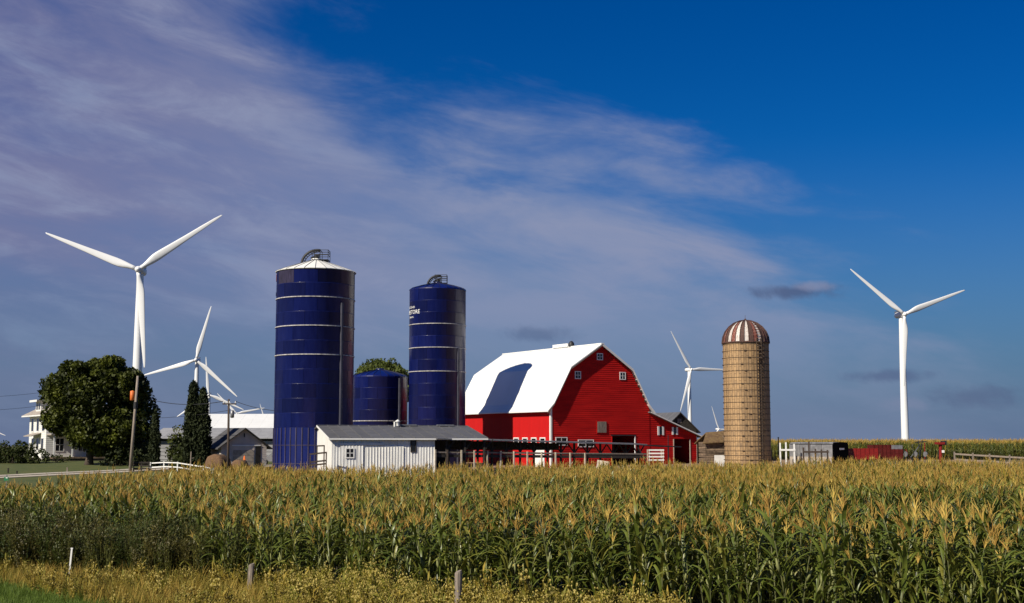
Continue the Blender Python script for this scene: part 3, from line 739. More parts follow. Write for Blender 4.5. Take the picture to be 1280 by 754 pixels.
# boards leaning under the bunk and litter in the yard
p = at(750, 566, 122); zg = gz(p.x, 122)
lb = MB().bar((0, 0, 0), (0.35, 0.5, 2.1), 1.15, 0.05, (0, -1, 0.3)).build('leaning_board', 'pale_wood')
lb.location = (p.x, 122, zg-0.02); tag(lb, 'pale plywood board leaning against a bunk post near the barn doorway', 'board')
for i, (px, Y, lab) in enumerate(((569, 113.2, 'black rubber feed tub on the dirt beside the shed'), (597, 114.6, 'black rubber feed tub in the dirt below the bunk, away from the shed'))):
    p = at(px, 574, Y); zg = gz(p.x, Y)
    t = thing('feed_tub', lab, 'tub', (p.x, Y, zg+0.03), 0, 'feed tubs in the yard')
    MB().lathe([(0.0, 0.02), (0.52, 0.02), (0.62, 0.85), (0.68, 0.87), (0.68, 0.93), (0.58, 0.93), (0.50, 0.06), (0, 0.06)], 16).build('tub_body', 'rubber', t, True)
    MB().lathe([(0.66, 0.88), (0.71, 0.90), (0.66, 0.95)], 16).build('rim', 'rubber', t, True)

# dark-roofed outbuilding behind the lean-to
def outbuilding():
    Y = 172; x0 = at(838, 553, Y).x; zg = gz(x0, Y)-0.2
    t = thing('dark_outbuilding', 'small dark gabled outbuilding rising behind the barn lean-to', 'outbuilding', (x0, Y, zg), R(22))
    Wd = 5.2; ap = at(839, 515, Y).z-zg; ev = ap-2.3; ox = -1.2
    mb = MB(); P = [(ox, 0), (ox+Wd, 0), (ox+Wd, ev), (ox+Wd/2, ap-0.12), (ox, ev)]
    mb.prism(P, 0, 8).build('wall', 'dark_wood', t)
    MB().slab([(ox-0.45, ev-0.40), (ox+Wd/2, ap)], 0.11, -0.4, 8.3).build('roof_slope', 'grey_roof', t)
    MB().slab([(ox+Wd/2, ap), (ox+Wd+0.45, ev-0.40)], 0.112, -0.402, 8.3).build('roof_slope', 'roof_shingle', t)
    bx('gable_vent', 'grey_wood', t, ox+Wd/2-0.3, ox+Wd/2+0.3, -0.05, -0.005, ap-1.5, ap-0.9)
outbuilding()

# ------------------------------------------------------------------ concrete stave silo
def stave_silo():
    Y = 137; x = at(933.5, 500, Y).x; r = 2.44; zg = gz(x, Y)-0.2
    t = thing('stave_silo', 'tan concrete stave silo with striped rusty dome and ladder', 'silo', (x, Y, zg))
    ze = at(932, 429, Y).z-zg; za = at(932, 400.5, Y).z-zg
    # staves: 40 columns with recessed joints, each column one mesh of staggered staves
    n = 56; dth = 2*math.pi/n
    for ph in (0, 1):
        mb = MB(); a = dth/2-0.012/r
        z = -0.4 if ph else 0.0; H = 0.76
        while z < ze:
            z0 = max(0, z)+0.008; z1 = min(ze, z+H)-0.008
            if z1-z0 > 0.05:
                mb.lathe([(r-0.03, z0), (r, z0+0.01), (r, z1-0.01), (r-0.03, z1)], 2, -a, a)
            z += H
        me = mb.mesh('stave_column', 'stave')
        for j in range(ph, n, 2):
            o = link('stave_column', me, t); o.rotation_euler = (0, 0, j*dth)
    MB().lathe([(r-0.028, 0), (r-0.028, ze)], 48).build('mortar_core', 'plank_old', t, True)
    nh = 24
    for k in range(nh):
        u = k/(nh-1); z = 0.35+(ze-0.55)*(u*0.62+0.38*u**1.7)
        hp = MB().lathe([(r, z-0.025), (r+0.035, z-0.02), (r+0.035, z+0.02), (r, z+0.025)], 48).build('hoop', 'hoop', t)
        b = MB()
        for a in (R(-93-9*(k % 3)), R(180-4*(k % 2))):
            b.box(-0.03, 0.10, -0.12, 0.12, z-0.045, z+0.045, Matrix.Translation((r*math.cos(a), r*math.sin(a), 0)) @ Matrix.Rotation(a, 4, 'Z'))
        b.build('hoop_lug', 'hoop', hp)
    H = za-ze; nd = 33; dth = 2*math.pi/nd
    pr = [(r*1.03*math.cos(q), ze+H*math.sin(q)) for q in [R(v) for v in (0, 15, 30, 45, 60, 75, 88)]]
    pal = ['dome_white', 'dome_dark', 'dome_white', 'dome_dark', 'dome_rust', 'dome_white', 'dome_dark', 'dome_rust', 'dome_dark', 'dome_white', 'dome_rust']
    pms = {}
    for c in set(pal):
        mb = MB()
        for (r0, z0), (r1, z1) in zip(pr[:-1], pr[1:]): mb.lathe([(r0, z0), (r1, z1)], 2, -dth/2*0.93, dth/2*0.93)
        pms[c] = mb.mesh('dome_panel', c, True)
    rib = MB()
    for (r0, z0), (r1, z1) in zip(pr[:-1], pr[1:]): rib.bar((r0, 0, z0), (r1, 0, z1), 0.055, 0.12)
    rib = rib.mesh('dome_rib', 'dome_dark')
    for j in range(nd):
        o = link('dome_panel', pms[pal[j % len(pal)]], t); o.rotation_euler = (0, 0, j*dth)
        o = link('dome_rib', rib, t); o.rotation_euler = (0, 0, (j+0.5)*dth)
    MB().lathe([(r*0.99, ze), (r*0.7, ze+H*0.66), (0.1, ze+H*0.97)], 24).build('dome_core', 'dome_dark', t, True)
    MB().lathe([(0.16, za-0.06), (0.12, za+0.12), (0.02, za+0.2), (0.02, za+0.55), (0, za+0.56)], 10).build('finial', 'dome_dark', t, True)
    MB().lathe([(r+0.01, ze-0.08), (r*1.05, ze-0.06), (r*1.05, ze+0.05), (r, ze+0.06)], 48).build('dome_ring', 'dome_dark', t)
    # ladder up the front, hatch cage and stain frame at the top
    a = R(-70); c, s_ = math.cos(a), math.sin(a)
    F = Matrix.Rotation(a+math.pi/2, 4, 'Z')
    lm = MB(); ro = r+0.22
    def lp(u, z, rr=ro): return F @ Vector((u, -rr, z))
    for u in (-0.24, 0.24): lm.tube(lp(u, 0.3), lp(u, ze+0.3), 0.06, n=5)
    lm.build('ladder_rail', 'hoop', t)
    rm = MB()
    z = 0.5
    while z < ze+0.2: rm.tube(lp(-0.24, z), lp(0.24, z), 0.045, n=5, caps=False); z += 0.32
    rm.build('ladder_rungs', 'hoop', t)
    cg = MB()
    for k in range(5):
        z = ze-0.1-k*0.42
        cg.path([lp(-0.25, z), lp(-0.45, z, ro+0.30), lp(0, z, ro+0.62), lp(0.45, z, ro+0.30), lp(0.25, z)], 0.05, 5)
    for u in (-0.42, 0, 0.42): cg.tube(lp(u, ze-1.9, ro+(0.32 if u else 0.62)), lp(u, ze+0.3, ro+(0.32 if u else 0.62)), 0.03, n=5)
    cg.build('ladder_cage', 'hoop', t)
    dl = MB()
    for i in range(8):
        q0 = 0.12+0.11*i
        dl.path([lp(-0.24+0.02*i, ze+H*math.sin(q0*1.3)*0.98, r*1.03*math.cos(q0*1.3)+0.10), lp(0.24+0.02*i, ze+H*math.sin(q0*1.3)*0.98, r*1.03*math.cos(q0*1.3)+0.10)], 0.035, 5)
    dl.build('dome_ladder', 'dome_rust', t)
    MB().lathe([(r+0.35, 0), (r+0.33, 0.55), (r-0.02, 0.6)], 40).build('footing', 'gravel', t)
stave_silo()

# tumbledown shack beside it
def shack():
    Y = 141; x0 = at(881, 553, Y).x; x1 = at(906, 553, Y).x; Wd = x1-x0; zg = gz(x0, Y)-0.1
    t = thing('old_shack', 'tumbledown plank shack with sagging brown roof beside the stave silo', 'shack', (x0, Y, zg), R(8))
    ev = at(881, 552, Y).z-zg; rg = at(893, 539, Y).z-zg
    k = 0; z = 0.1
    while z < ev-0.1:
        MB().bar((0.1, 0, z), (Wd+0.25, 0.03, z+random.uniform(-0.06, 0.10)), 0.04, 0.21).build('plank', 'plank_old', t)
        MB().bar((0.08, 0.05, z), (0.08, 2.6, z+random.uniform(-0.05, 0.05)), 0.04, 0.21).build('plank', 'plank_old', t)
        z += 0.25
    bx('inner_core', 'dark_inside', t, 0.14, Wd+0.1, 0.10, 2.5, 0, ev-0.05)
    mb = MB(); th = 0.10
    for (a, b) in ((0, 4),):
        q = [(-0.35, -0.45, ev-0.15), (Wd+0.3, -0.35, ev+0.02), (Wd+0.5, 1.3, rg+0.05), (0.55, 1.3, rg-0.12)]
        mb.add(q+[(x, y, z-th) for x, y, z in q], [(0, 1, 2, 3), (7, 6, 5, 4), (0, 4, 5, 1), (1, 5, 6, 2), (2, 6, 7, 3), (3, 7, 4, 0)])
    mb.build('roof', 'roof_rust', t)
    mb = MB(); q = [(0.55, 1.32, rg-0.12), (Wd+0.5, 1.32, rg+0.05), (Wd+0.3, 3.1, ev), (-0.3, 3.1, ev-0.2)]
    mb.add(q+[(x, y, z-th) for x, y, z in q], [(0, 1, 2, 3), (7, 6, 5, 4), (0, 4, 5, 1), (1, 5, 6, 2), (2, 6, 7, 3), (3, 7, 4, 0)]); mb.build('roof', 'roof_rust', t)
    for i in range(5):
        x = Wd+0.2+0.12*i; MB().bar((x-0.5, -0.3, ev+0.6-0.25*i), (x+0.45, -0.45, ev-0.25-0.2*i+0.3*(i % 2)), 0.05, 0.12).build('broken_rafter', 'plank_old', t)
    bx('white_board', 'white_paint', t, Wd*0.45, Wd+0.5, -0.25, -0.20, 0.5, 1.75)
shack()

# ------------------------------------------------------------------ right-hand yard: trailer, wagons, implement, rails
def wheel(parent, x, y, r, wdt, m='rubber', name='wheel'):
    mb = MB(); pr = [(r*0.55, -wdt/2), (r*0.92, -wdt/2), (r, -wdt*0.3), (r, wdt*0.3), (r*0.92, wdt/2), (r*0.55, wdt/2)]
    n = 18
    vs = []; fs = []
    for rr, yy in pr:
        for i in range(n):
            t = 2*math.pi*i/n; vs.append((x+rr*math.cos(t), y+yy, r+rr*math.sin(t)))
    for j in range(len(pr)-1):
        for i in range(n): fs.append((j*n+i, j*n+(i+1) % n, (j+1)*n+(i+1) % n, (j+1)*n+i))
    mb.add(vs, fs); w_ = mb.build(name, m, parent, True)
    MB().tube((x, y-wdt*0.35, r), (x, y+wdt*0.35, r), r*0.58, n=14).build('rim', 'grey_steel', w_)
    return w_
def trailer():
    Y = 132; c = at(1041, 553, Y); zg = gz(c.x, Y)
    rz = R(42)      # local x along the black end, local y into depth
    t = thing('stock_trailer', 'silver stock trailer with black end parked right of the stave silo', 'trailer', (c.x, Y, zg), rz)
    top = at(1041, 552.6, Y).z-zg; Wd = 2.8; Ln = 5.4; bt = 0.75
    zt = top
    def body(y0, y1, m, n, inset=0.0):
        P = [(inset, bt), (Wd-inset, bt), (Wd-inset, zt-0.28), (Wd-0.22, zt-0.05), (Wd/2, zt), (0.22, zt-0.05), (inset, zt-0.28)]
        return MB().prism(P, y0, y1).build(n, m, t)
    n = 4
    for k in range(n):
        a = 0.06+k*(Ln-0.06)/n; b = 0.06+(k+1)*(Ln-0.06)/n
        body(a+0.02, b-0.02, 'trailer_side', 'body_panel')
        bx('lower_panel', 'trailer_tan', t, -0.03, -0.005, a+0.06, b-0.06, bt+0.05, bt+1.15)
    body(0.0, 0.06, 'black_paint', 'end_wall')
    bx('end_mark', 'white_paint', t, Wd*0.42, Wd*0.72, -0.012, -0.004, zt-0.80, zt-0.62)
    bx('end_gate', 'black_paint', t, 0.15, Wd-0.15, -0.03, -0.006, bt+0.05, zt-1.0)
    bx('roof_rail', 'black_paint', t, -0.02, 0.06, 0.1, Ln-0.1, zt-0.24, zt-0.17)
    bx('chassis', 'black_paint', t, 0.4, Wd-0.4, 0.3, Ln-0.2, bt-0.2, bt-0.01)
    for yy in (2.0, 3.0):
        pass
    for yy in (2.2, 3.3):
        for xx in (0.12, Wd-0.12):
            w_ = wheel(t, 0, 0, 0.42, 0.24); w_.rotation_euler = (0, 0, R(90)); w_.location = (xx, yy, -0.02)
    MB().bar((Wd/2, Ln, bt-0.1), (Wd/2, Ln+1.4, bt-0.2), 0.12, 0.12).tube((Wd/2, Ln+1.2, -0.02), (Wd/2, Ln+1.2, bt-0.1), 0.06).build('drawbar', 'black_paint', t)
trailer()
def fence_bits():
    # short pen of dark posts and rails before the trailer
    def pen(label, pxs, Y, tops, m, rails, mrail):
        x0 = at(pxs[0], 553, Y).x; zg = gz(x0, Y)-0.1
        t = thing('pen_fence', label, 'fence', (x0, Y, zg), 0, 'pen fences beside the stave silo')
        xsn = [at(p, 553, Y).x-x0 for p in pxs]
        for q, tp in zip(xsn, tops):
            h = at(pxs[0], tp, Y).z-zg; bx('post', m, t, q-0.07, q+0.07, -0.07, 0.07, 0, h)
        for rz_ in rails:
            h = at(pxs[0], rz_, Y).z-zg; bx('rail', mrail, t, xsn[0]-0.1, xsn[-1]+0.1, -0.12, -0.075, h-0.09, h+0.09)
    pen('dark wooden pen fence before the silver trailer', (1004, 1011, 1019, 1026.5, 1034), 127, (559.5, 552, 561, 562, 562.5), 'brown_pole', (565,), 'brown_pole')
    pen('white painted pen posts with rail between stave silo and trailer', (975, 982.2, 992.5), 134, (553.5, 553, 555), 'white_paint', (562.5,), 'white_paint')
    p = at(973, 553, 144); zg = gz(p.x, 144)
    t = thing('steel_post', 'thin tall dark post beside the stave silo', 'post', (p.x, 144, zg-0.1))
    bx('shaft', 'dark_steel', t, -0.05, 0.05, -0.05, 0.05, 0, at(973, 546, 144).z-zg); bx('cap', 'dark_steel', t, -0.08, 0.08, -0.08, 0.08, at(973, 546, 144).z-zg, at(973, 546, 144).z-zg+0.05)
    p = at(963.5, 553, 140); zg = gz(p.x, 140)
    q = MB().box(-0.09, 0.09, -0.09, 0.09, 0, at(963, 563, 140).z-zg+0.1).box(-0.05, 0.9, -0.12, -0.09, 1.2, 1.35).build('wooden_post', 'grey_wood'); q.location = (p.x, 140, zg-0.1)
    tag(q, 'short grey wooden post at the foot of the stave silo', 'post')
fence_bits()
def wagon(label, px0, px1, pyt, Y, rz, col):
    x0 = at(px0, 553, Y).x; x1 = at(px1, 553, Y).x; zg = gz(x0, Y); Ln = (x1-x0)/math.cos(rz)
    t = thing('grain_wagon', label, 'wagon', (x0, Y, zg), rz, 'red farm wagons')
    top = at(px0, pyt, Y).z-zg; bt = max(0.8, top-1.25); D = 2.3
    # flared box of separate side boards
    for k in range(3):
        a = bt+(top-bt)*k/3; b = bt+(top-bt)*(k+1)/3-0.02
        bx('side_board', col, t, 0, Ln, -0.02, 0.03, a, b); bx('side_board', col, t, 0, Ln, D-0.03, D+0.02, a, b)
        bx('end_board', col, t, 0.0, 0.05, 0.04, D-0.04, a, b); bx('end_board', col, t, Ln-0.05, Ln, 0.04, D-0.04, a, b)
    for k in range(6):
        q = 0.1+(Ln-0.2)*k/5; bx('stake', col, t, q-0.04, q+0.04, -0.07, -0.022, bt-0.1, top+0.03)
    bx('deck', 'dark_wood', t, 0.06, Ln-0.06, 0.04, D-0.04, bt-0.06, bt+0.02)
    bx('chassis', 'dark_steel', t, 0.2, Ln-0.2, D*0.3, D*0.7, bt-0.22, bt-0.07)
    for q in (0.8, Ln-0.8):
        wheel(t, q, 0.15, 0.42, 0.25).location = (0, 0, -0.03); wheel(t, q, D-0.15, 0.42, 0.25).location = (0, 0, -0.03)
    MB().bar((Ln, D/2, 0.5), (Ln+1.3, D/2, 0.35), 0.1, 0.08).build('drawbar', 'dark_steel', t)
wagon('red slatted grain wagon parked beside the trailer\'s black end', 1068, 1098, 560.5, 147, R(3), 'red_metal')
wagon('dark red flat wagon hitched behind the slatted wagon', 1101, 1128, 561.5, 149, R(-4), 'red_dull')
wagon('long low red wagon box by the far corn, behind the others', 1091, 1119, 556.0, 160, R(2), 'red_dull')
def implement():
    Y = 152; x0 = at(1128, 553, Y).x; zg = gz(x0, Y)
    t = thing('tillage_implement', 'folded farm implement of dark bars and wheels below the right turbine', 'implement', (x0, Y, zg), R(5))
    wz = at(1124, 557, Y).z-zg
    bx('seed_box', 'trailer_side', t, -1.0, 0.0, 0, 0.9, wz-0.45, wz+0.05)
    for k in range(3): MB().bar((-1.2, 0.2+0.5*k, 0.75), (2.9, 0.2+0.5*k, 0.8), 0.1, 0.1).build('frame_bar', 'dark_steel', t)
    for k in range(7):
        x = -0.9+0.6*k; h = 1.5+0.7*random.random()+(0.9 if k > 3 else 0)
        MB().bar((x, 0.1, 0.7), (x+random.uniform(-0.5, 0.5), 0.2, h), 0.08, 0.08, (0, 1, 0)).build('tine_arm', 'dark_steel' if k % 3 else 'red_metal', t)
        MB().path([(x, 0.0, 0.8), (x+0.25, -0.1, 0.55), (x+0.1, -0.15, 0.15), (x-0.1, -0.15, -0.02)], 0.035, 5).build('tine', 'dark_steel', t)
        if k % 2 == 0: MB().tube((x, -0.02, 1.3), (x+0.1, 0.02, 1.3), 0.32, n=14).build('disc', 'grey_steel', t)
    wheel(t, 0.4, 1.4, 0.5, 0.3).location = (0, 0, -0.03); wheel(t, 2.2, 1.4, 0.5, 0.3).location = (0, 0, -0.03)
    MB().bar((2.2, 0.4, 0.8), (2.6, 0.4, at(1150, 551.5, Y).z-zg), 0.09, 0.09, (0, 1, 0)).bar((1.7, 0.4, at(1150, 553, Y).z-zg), (3.1, 0.4, at(1150, 552, Y).z-zg), 0.09, 0.12).build('folded_wing', 'dark_steel', t)
    MB().bar((1.0, 0.4, 0.8), (2.3, 0.4, 2.4), 0.07, 0.07, (0, 1, 0)).build('hydraulic_strut', 'grey_steel', t)
implement()
def auger():
    Y = 156; p = at(1175, 553, Y); zg = gz(p.x, Y)
    t = thing('red_auger', 'upright red grain auger head standing against the far corn', 'auger', (p.x, Y, zg-0.05))
    h = at(1175, 554, Y).z-zg
    MB().tube((0, 0, 0), (0.05, 0, h), 0.2, n=10).build('tube', 'red_metal', t)
    bx('hopper', 'red_metal', t, -0.55, 0.45, -0.4, 0.4, h-0.1, h+0.16)
    bx('motor', 'dark_steel', t, 0.15, 0.75, -0.25, 0.25, h-0.2, h+0.32)
    MB().bar((-0.7, 0, 0), (0, 0, h*0.8), 0.07, 0.07, (0, 1, 0)).build('brace', 'dark_steel', t)
    bx('guard', 'white_paint', t, 0.1, 0.4, -0.3, -0.22, h-1.1, h-0.8)
auger()
def rail_fence():
    P = [(1193, 567.5), (1216, 569), (1237, 570), (1262, 571.5), (1290, 573)]
    Ys = [146, 144, 142, 140, 138]; p0 = at(*P[0], Ys[0]); zg = gz(p0.x, Ys[0])-0.1
    t = thing('board_fence', 'pale weathered board fence running out along the far corn', 'fence', (p0.x, Ys[0], zg))
    pts = [at(a, b, Y)-Vector((p0.x, Ys[0], zg)) for (a, b), Y in zip(P, Ys)]
    for q in pts:
        gl = gz(p0.x+q.x, Ys[0]+q.y)-zg-0.1
        bx('post', 'grey_wood', t, q.x-0.07, q.x+0.07, q.y-0.07, q.y+0.07, gl, q.z+0.25)
    for a, b in zip(pts[:-1], pts[1:]):
        o = Vector((0, -0.1, 0)); MB().bar(a+o+Vector((0.05, 0, 0)), b+o-Vector((0.05, 0, 0)), 0.04, 0.18).build('board', 'grey_wood', t)
        o = Vector((0, -0.1, -0.6)); MB().bar(a+o+Vector((0.05, 0, 0)), b+o-Vector((0.05, 0, 0)), 0.04, 0.18).build('board', 'grey_wood', t)
rail_fence()

# ------------------------------------------------------------------ left-hand yard: house, garage, long barns
def house():
    Y = 165; c = at(57.5, 553, Y); zg = gz(c.x, Y)-0.2; TH = R(33)
    t = thing('farmhouse', 'white two-storey farmhouse with hip roof behind the big tree', 'house', (c.x, Y, zg), TH)
    Wd, D = 9.5, 9.5; ev = at(57, 518, Y).z-zg
    siding(lambda z: (0, Wd), 0.5, ev, 0.26, 0.0, proud=0.02).build('front_wall', 'siding_white', t)
    bx('wall_core', 'siding_white', t, 0.03, Wd-0.03, 0.03, D, 0.5, ev-0.02)
    # left wall lapped boards, facing -x: same builder turned
    o = siding(lambda z: (0, D), 0.5, ev, 0.26, 0.0, proud=0.02).build('left_wall', 'siding_white', t)
    o.rotation_euler = (0, 0, R(-90)); o.location = (0, D, 0)
    bx('foundation', 'gravel', t, 0.05, Wd-0.05, 0.05, D-0.05, 0, 0.5)
    E = 0.9; rz_ = ev+2.9; th = 0.16
    cs = [(-E, -E), (Wd+E, -E), (Wd+E, D+E), (-E, D+E)]; r0, r1 = (Wd*0.40, D*0.5), (Wd*0.60, D*0.5)
    mb = MB(); vs = [(x, y, ev-0.05) for x, y in cs]+[(r0[0], r0[1], rz_), (r1[0], r1[1], rz_)]
    mb.add(vs, [(0, 1, 5, 4), (1, 2, 5), (2, 3, 4, 5), (3, 0, 4)]); mb.build('roof', 'roof_pale', t)
    MB().box(-E, Wd+E, -E, D+E, ev-0.22, ev-0.055).build('eave_soffit', 'white_paint', t)
    # dormer facing left, and one to the front
    dm = MB().box(-0.05, 3.0, D*0.5-1.35, D*0.5+1.35, ev+0.25, ev+1.75).build('dormer', 'siding_white', t)
    bx('dormer_roof', 'roof_pale', dm, -0.7, 3.4, D*0.5-2.0, D*0.5+2.0, ev+1.75, ev+1.93)
    bx('dormer_fascia', 'white_paint', dm, -0.74, -0.705, D*0.5-2.04, D*0.5+2.04, ev+1.68, ev+1.95)
    for q in (-0.6, 0.6):
        bx('dormer_window', 'glass', dm, -0.08, -0.055, D*0.5+q-0.35, D*0.5+q+0.35, ev+0.7, ev+1.5)
    bx('chimney', 'red_paint', t, Wd*0.55, Wd*0.55+0.7, D*0.7, D*0.7+0.7, ev+1, rz_+1.0)
    # left-wall windows, tall and narrow, two storeys
    def side_win(yc, z0, z1, hw):
        f = MB().box(-0.07, -0.02, yc-hw-0.1, yc-hw, z0-0.1, z1+0.1).box(-0.07, -0.02, yc+hw, yc+hw+0.1, z0-0.1, z1+0.1).box(-0.07, -0.02, yc-hw, yc+hw, z0-0.1, z0).box(-0.07, -0.02, yc-hw, yc+hw, z1, z1+0.1).build('window', 'white_paint', t)
        bx('pane', 'glass', f, -0.045, -0.03, yc-hw, yc+hw, z0, z1)
    for yc in (1.6, 4.6, 7.6):
        side_win(yc, ev-2.1, ev-0.45, 0.62)
    for yc in (1.8, 4.4, 7.2):
        side_win(yc, 1.6, 3.1, 0.60)
    MB().slab([(-1.3, 3.45), (-0.03, 3.85)], 0.1, 2.6, 7.0).build('window_hood', 'roof_pale', t)
    # front porch on the shaded side
    bx('porch_deck', 'plank_old', t, 0.3, Wd+3, -2.4, -0.05, 0.55, 0.75)
    bx('porch_skirt', 'dark_wood', t, 0.35, Wd+2.9, -2.35, -2.25, 0.0, 0.54)
    MB().slab([(0.0, 3.7), (Wd+3.2, 3.7)], 0.2, -2.6, -0.03).build('porch_roof', 'roof_pale', t)
    for k in range(6): bx('porch_post', 'white_paint', t, 0.4+k*2.3, 0.55+k*2.3, -2.35, -2.2, 0.75, 3.5)
    for k in range(3): window(t, 1.2+k*2.9, 2.2+k*2.9, ev-2.1, ev-0.6, -0.025); window(t, 1.2+k*2.9, 2.2+k*2.9, 1.5, 3.1, -0.025)
    bx('front_door', 'red_paint', t, 9.0, 9.4, -0.06, -0.03, 0.75, 2.9)
house()
def garage():
    Y = 138; TH = R(31); c = at(276.5, 553, Y); zg = gz(c.x, Y)-0.15
    t = thing('gabled_garage', 'small pale gabled garage with grey roof below the utility pole', 'garage', (c.x, Y, zg), TH)
    ev = at(276, 556, Y).z-zg; ap = at(302, 535.5, Y+1.3).z-zg; Wd = 5.1; D = 5.2
    dk = [(3.1, 4.35, 0.0, ev-0.10)]
    siding(lambda z: ((0, Wd) if z <= ev else (Wd/2*(z-ev)/(ap-ev), Wd-Wd/2*(z-ev)/(ap-ev))), 0, ap-0.12, 0.2, 0.0, proud=0.012).build('gable_wall', 'stucco_pink', t)
    bx('core_wall', 'stucco_pink', t, 0.02, Wd-0.02, 0.03, D, 0, ev-0.02)
    for (a, b) in (((-0.5, ev-0.38), (Wd/2, ap+0.06)),): MB().slab([a, b], 0.12, -0.45, D+0.3).build('roof_slope', 'roof_shingle', t)
    MB().slab([(Wd/2, ap+0.06), (Wd+0.5, ev-0.38)], 0.122, -0.452, D+0.3).build('roof_slope', 'roof_shingle', t)
    MB().prism([(-0.5, ev-0.52), (Wd/2, ap-0.08), (Wd/2, ap+0.03), (-0.5, ev-0.40)], -0.49, -0.46).build('barge_board', 'dark_wood', t)
    MB().prism([(Wd+0.5, ev-0.52), (Wd/2+0.005, ap-0.08), (Wd/2+0.005, ap+0.03), (Wd+0.5, ev-0.40)], -0.492, -0.46).build('barge_board', 'dark_wood', t)
    dr = bx('garage_door', 'stucco_pink', t, 1.25, 3.7, -0.06, -0.015, 0, ev-0.15)
    for k in range(4): bx('door_panel', 'trailer_tan', dr, 1.30, 3.65, -0.085, -0.062, 0.05+k*0.62, 0.05+k*0.62+0.58)
    bx('door_header', 'white_paint', t, 1.2, 4.4, -0.09, -0.016, ev-0.14, ev-0.03)
    bx('side_door', 'dark_inside', t, 3.85, 4.45, -0.05, -0.016, 0, ev-0.16)
    bx('gable_vent', 'dark_wood', t, Wd/2-0.06, Wd/2+0.06, -0.05, -0.016, ap-0.95, ap-0.55)
    for yy in (1.5, 3.4):
        f = bx('side_window', 'white_paint', t, -0.05, 0.02, yy-0.5, yy+0.5, 0.9, 2.2); bx('pane', 'glass', f, -0.065, -0.051, yy-0.4, yy+0.4, 1.0, 2.1)
    sk = MB(); a = Vector((0.55, 0, ev+0.5))
    k = (ap-ev+0.44)/(Wd/2+0.5)
    for x0_, y0_ in ((0.5, 0.8), (0.9, 2.2)):
        z0_ = ev-0.38+k*(x0_+0.5); z1_ = ev-0.38+k*(x0_+1.1)
        sk.add([(x0_, y0_, z0_+0.02), (x0_, y0_+0.8, z0_+0.02), (x0_+0.6, y0_+0.8, z1_+0.02), (x0_+0.6, y0_, z1_+0.02)], [(0, 3, 2, 1)])
    sk.build('roof_patch', 'dark_wood', t)
garage()
def long_sheds():
    Y = 166; x0 = at(188, 553, Y).x; x1 = at(352, 553, Y).x; zg = gz(x0, Y)-0.2; Ln = x1-x0
    t = thing('long_grey_shed', 'long low grey shed with weathered siding behind the garage', 'shed', (x0, Y, zg))
    ev = at(300, 547.5, Y).z-zg; rg = at(300, 535, Y+6).z-zg; n = 10
    for k in range(6):
        a = (ev-0.35)*k/6; MB().box(0, Ln, -0.03, 0.0, a, a+(ev-0.35)/6-0.05).build('wall_board', 'siding_grey', t)
    bx('wall_core', 'dark_inside', t, 0.0, Ln, 0.01, 11.5, 0, ev-0.05)
    for k in range(n):
        a = Ln*k/n; b = Ln*(k+1)/n-0.015
        mb = MB(); th = 0.1; q = [(a, -0.7, ev), (b, -0.7, ev), (b, 6, rg), (a, 6, rg)]
        mb.add(q+[(x, y, z-th) for x, y, z in q], [(0, 1, 2, 3), (7, 6, 5, 4), (0, 4, 5, 1), (1, 5, 6, 2), (2, 6, 7, 3), (3, 7, 4, 0)]); mb.build('roof_sheet', 'siding_grey', t)
    mb = MB(); q = [(0, 6.01, rg), (Ln, 6.01, rg), (Ln, 12, ev), (0, 12, ev)]; mb.add(q+[(x, y, z-0.1) for x, y, z in q], [(0, 1, 2, 3), (7, 6, 5, 4), (0, 4, 5, 1), (1, 5, 6, 2), (2, 6, 7, 3), (3, 7, 4, 0)]); mb.build('rear_roof', 'siding_grey', t)
    Y = 184; x0 = at(236, 553, Y).x; x1 = at(352, 553, Y).x; zg = gz(x0, Y)-0.2; Ln = x1-x0
    t = thing('white_roofed_barn', 'long barn with bright white roof rising behind the grey shed', 'barn', (x0, Y, zg))
    ev = at(300, 536.5, Y).z-zg; rg = at(300, 517.5, Y+7).z-zg
    bx('wall', 'siding_white', t, 0.1, Ln-0.1, 0.2, 14, 0, ev-0.12)
    n = 8
    for k in range(n):
        a = Ln*k/n; b = Ln*(k+1)/n-0.015; th = 0.1; q = [(a, -0.4, ev), (b, -0.4, ev), (b, 7, rg), (a, 7, rg)]
        mb = MB(); mb.add(q+[(x, y, z-th) for x, y, z in q], [(0, 1, 2, 3), (7, 6, 5, 4), (0, 4, 5, 1), (1, 5, 6, 2), (2, 6, 7, 3), (3, 7, 4, 0)]); mb.build('roof_sheet', 'white_roof', t)
    mb = MB(); q = [(0, 7.01, rg), (Ln, 7.01, rg), (Ln, 14.4, ev), (0, 14.4, ev)]; mb.add(q+[(x, y, z-0.1) for x, y, z in q], [(0, 1, 2, 3), (7, 6, 5, 4), (0, 4, 5, 1), (1, 5, 6, 2), (2, 6, 7, 3), (3, 7, 4, 0)]); mb.build('rear_roof', 'white_roof', t)
    for xx in (0.1, Ln-0.2):
        mb = MB(); mb.prism([(0, ev-0.15), (7.0, rg-0.15), (13.9, ev-0.15)], 0, 0.1); o = mb.build('gable_end', 'siding_white', t); o.rotation_euler = (0, 0, R(90)); o.location = (xx+0.1, 0.1, 0)
long_sheds()
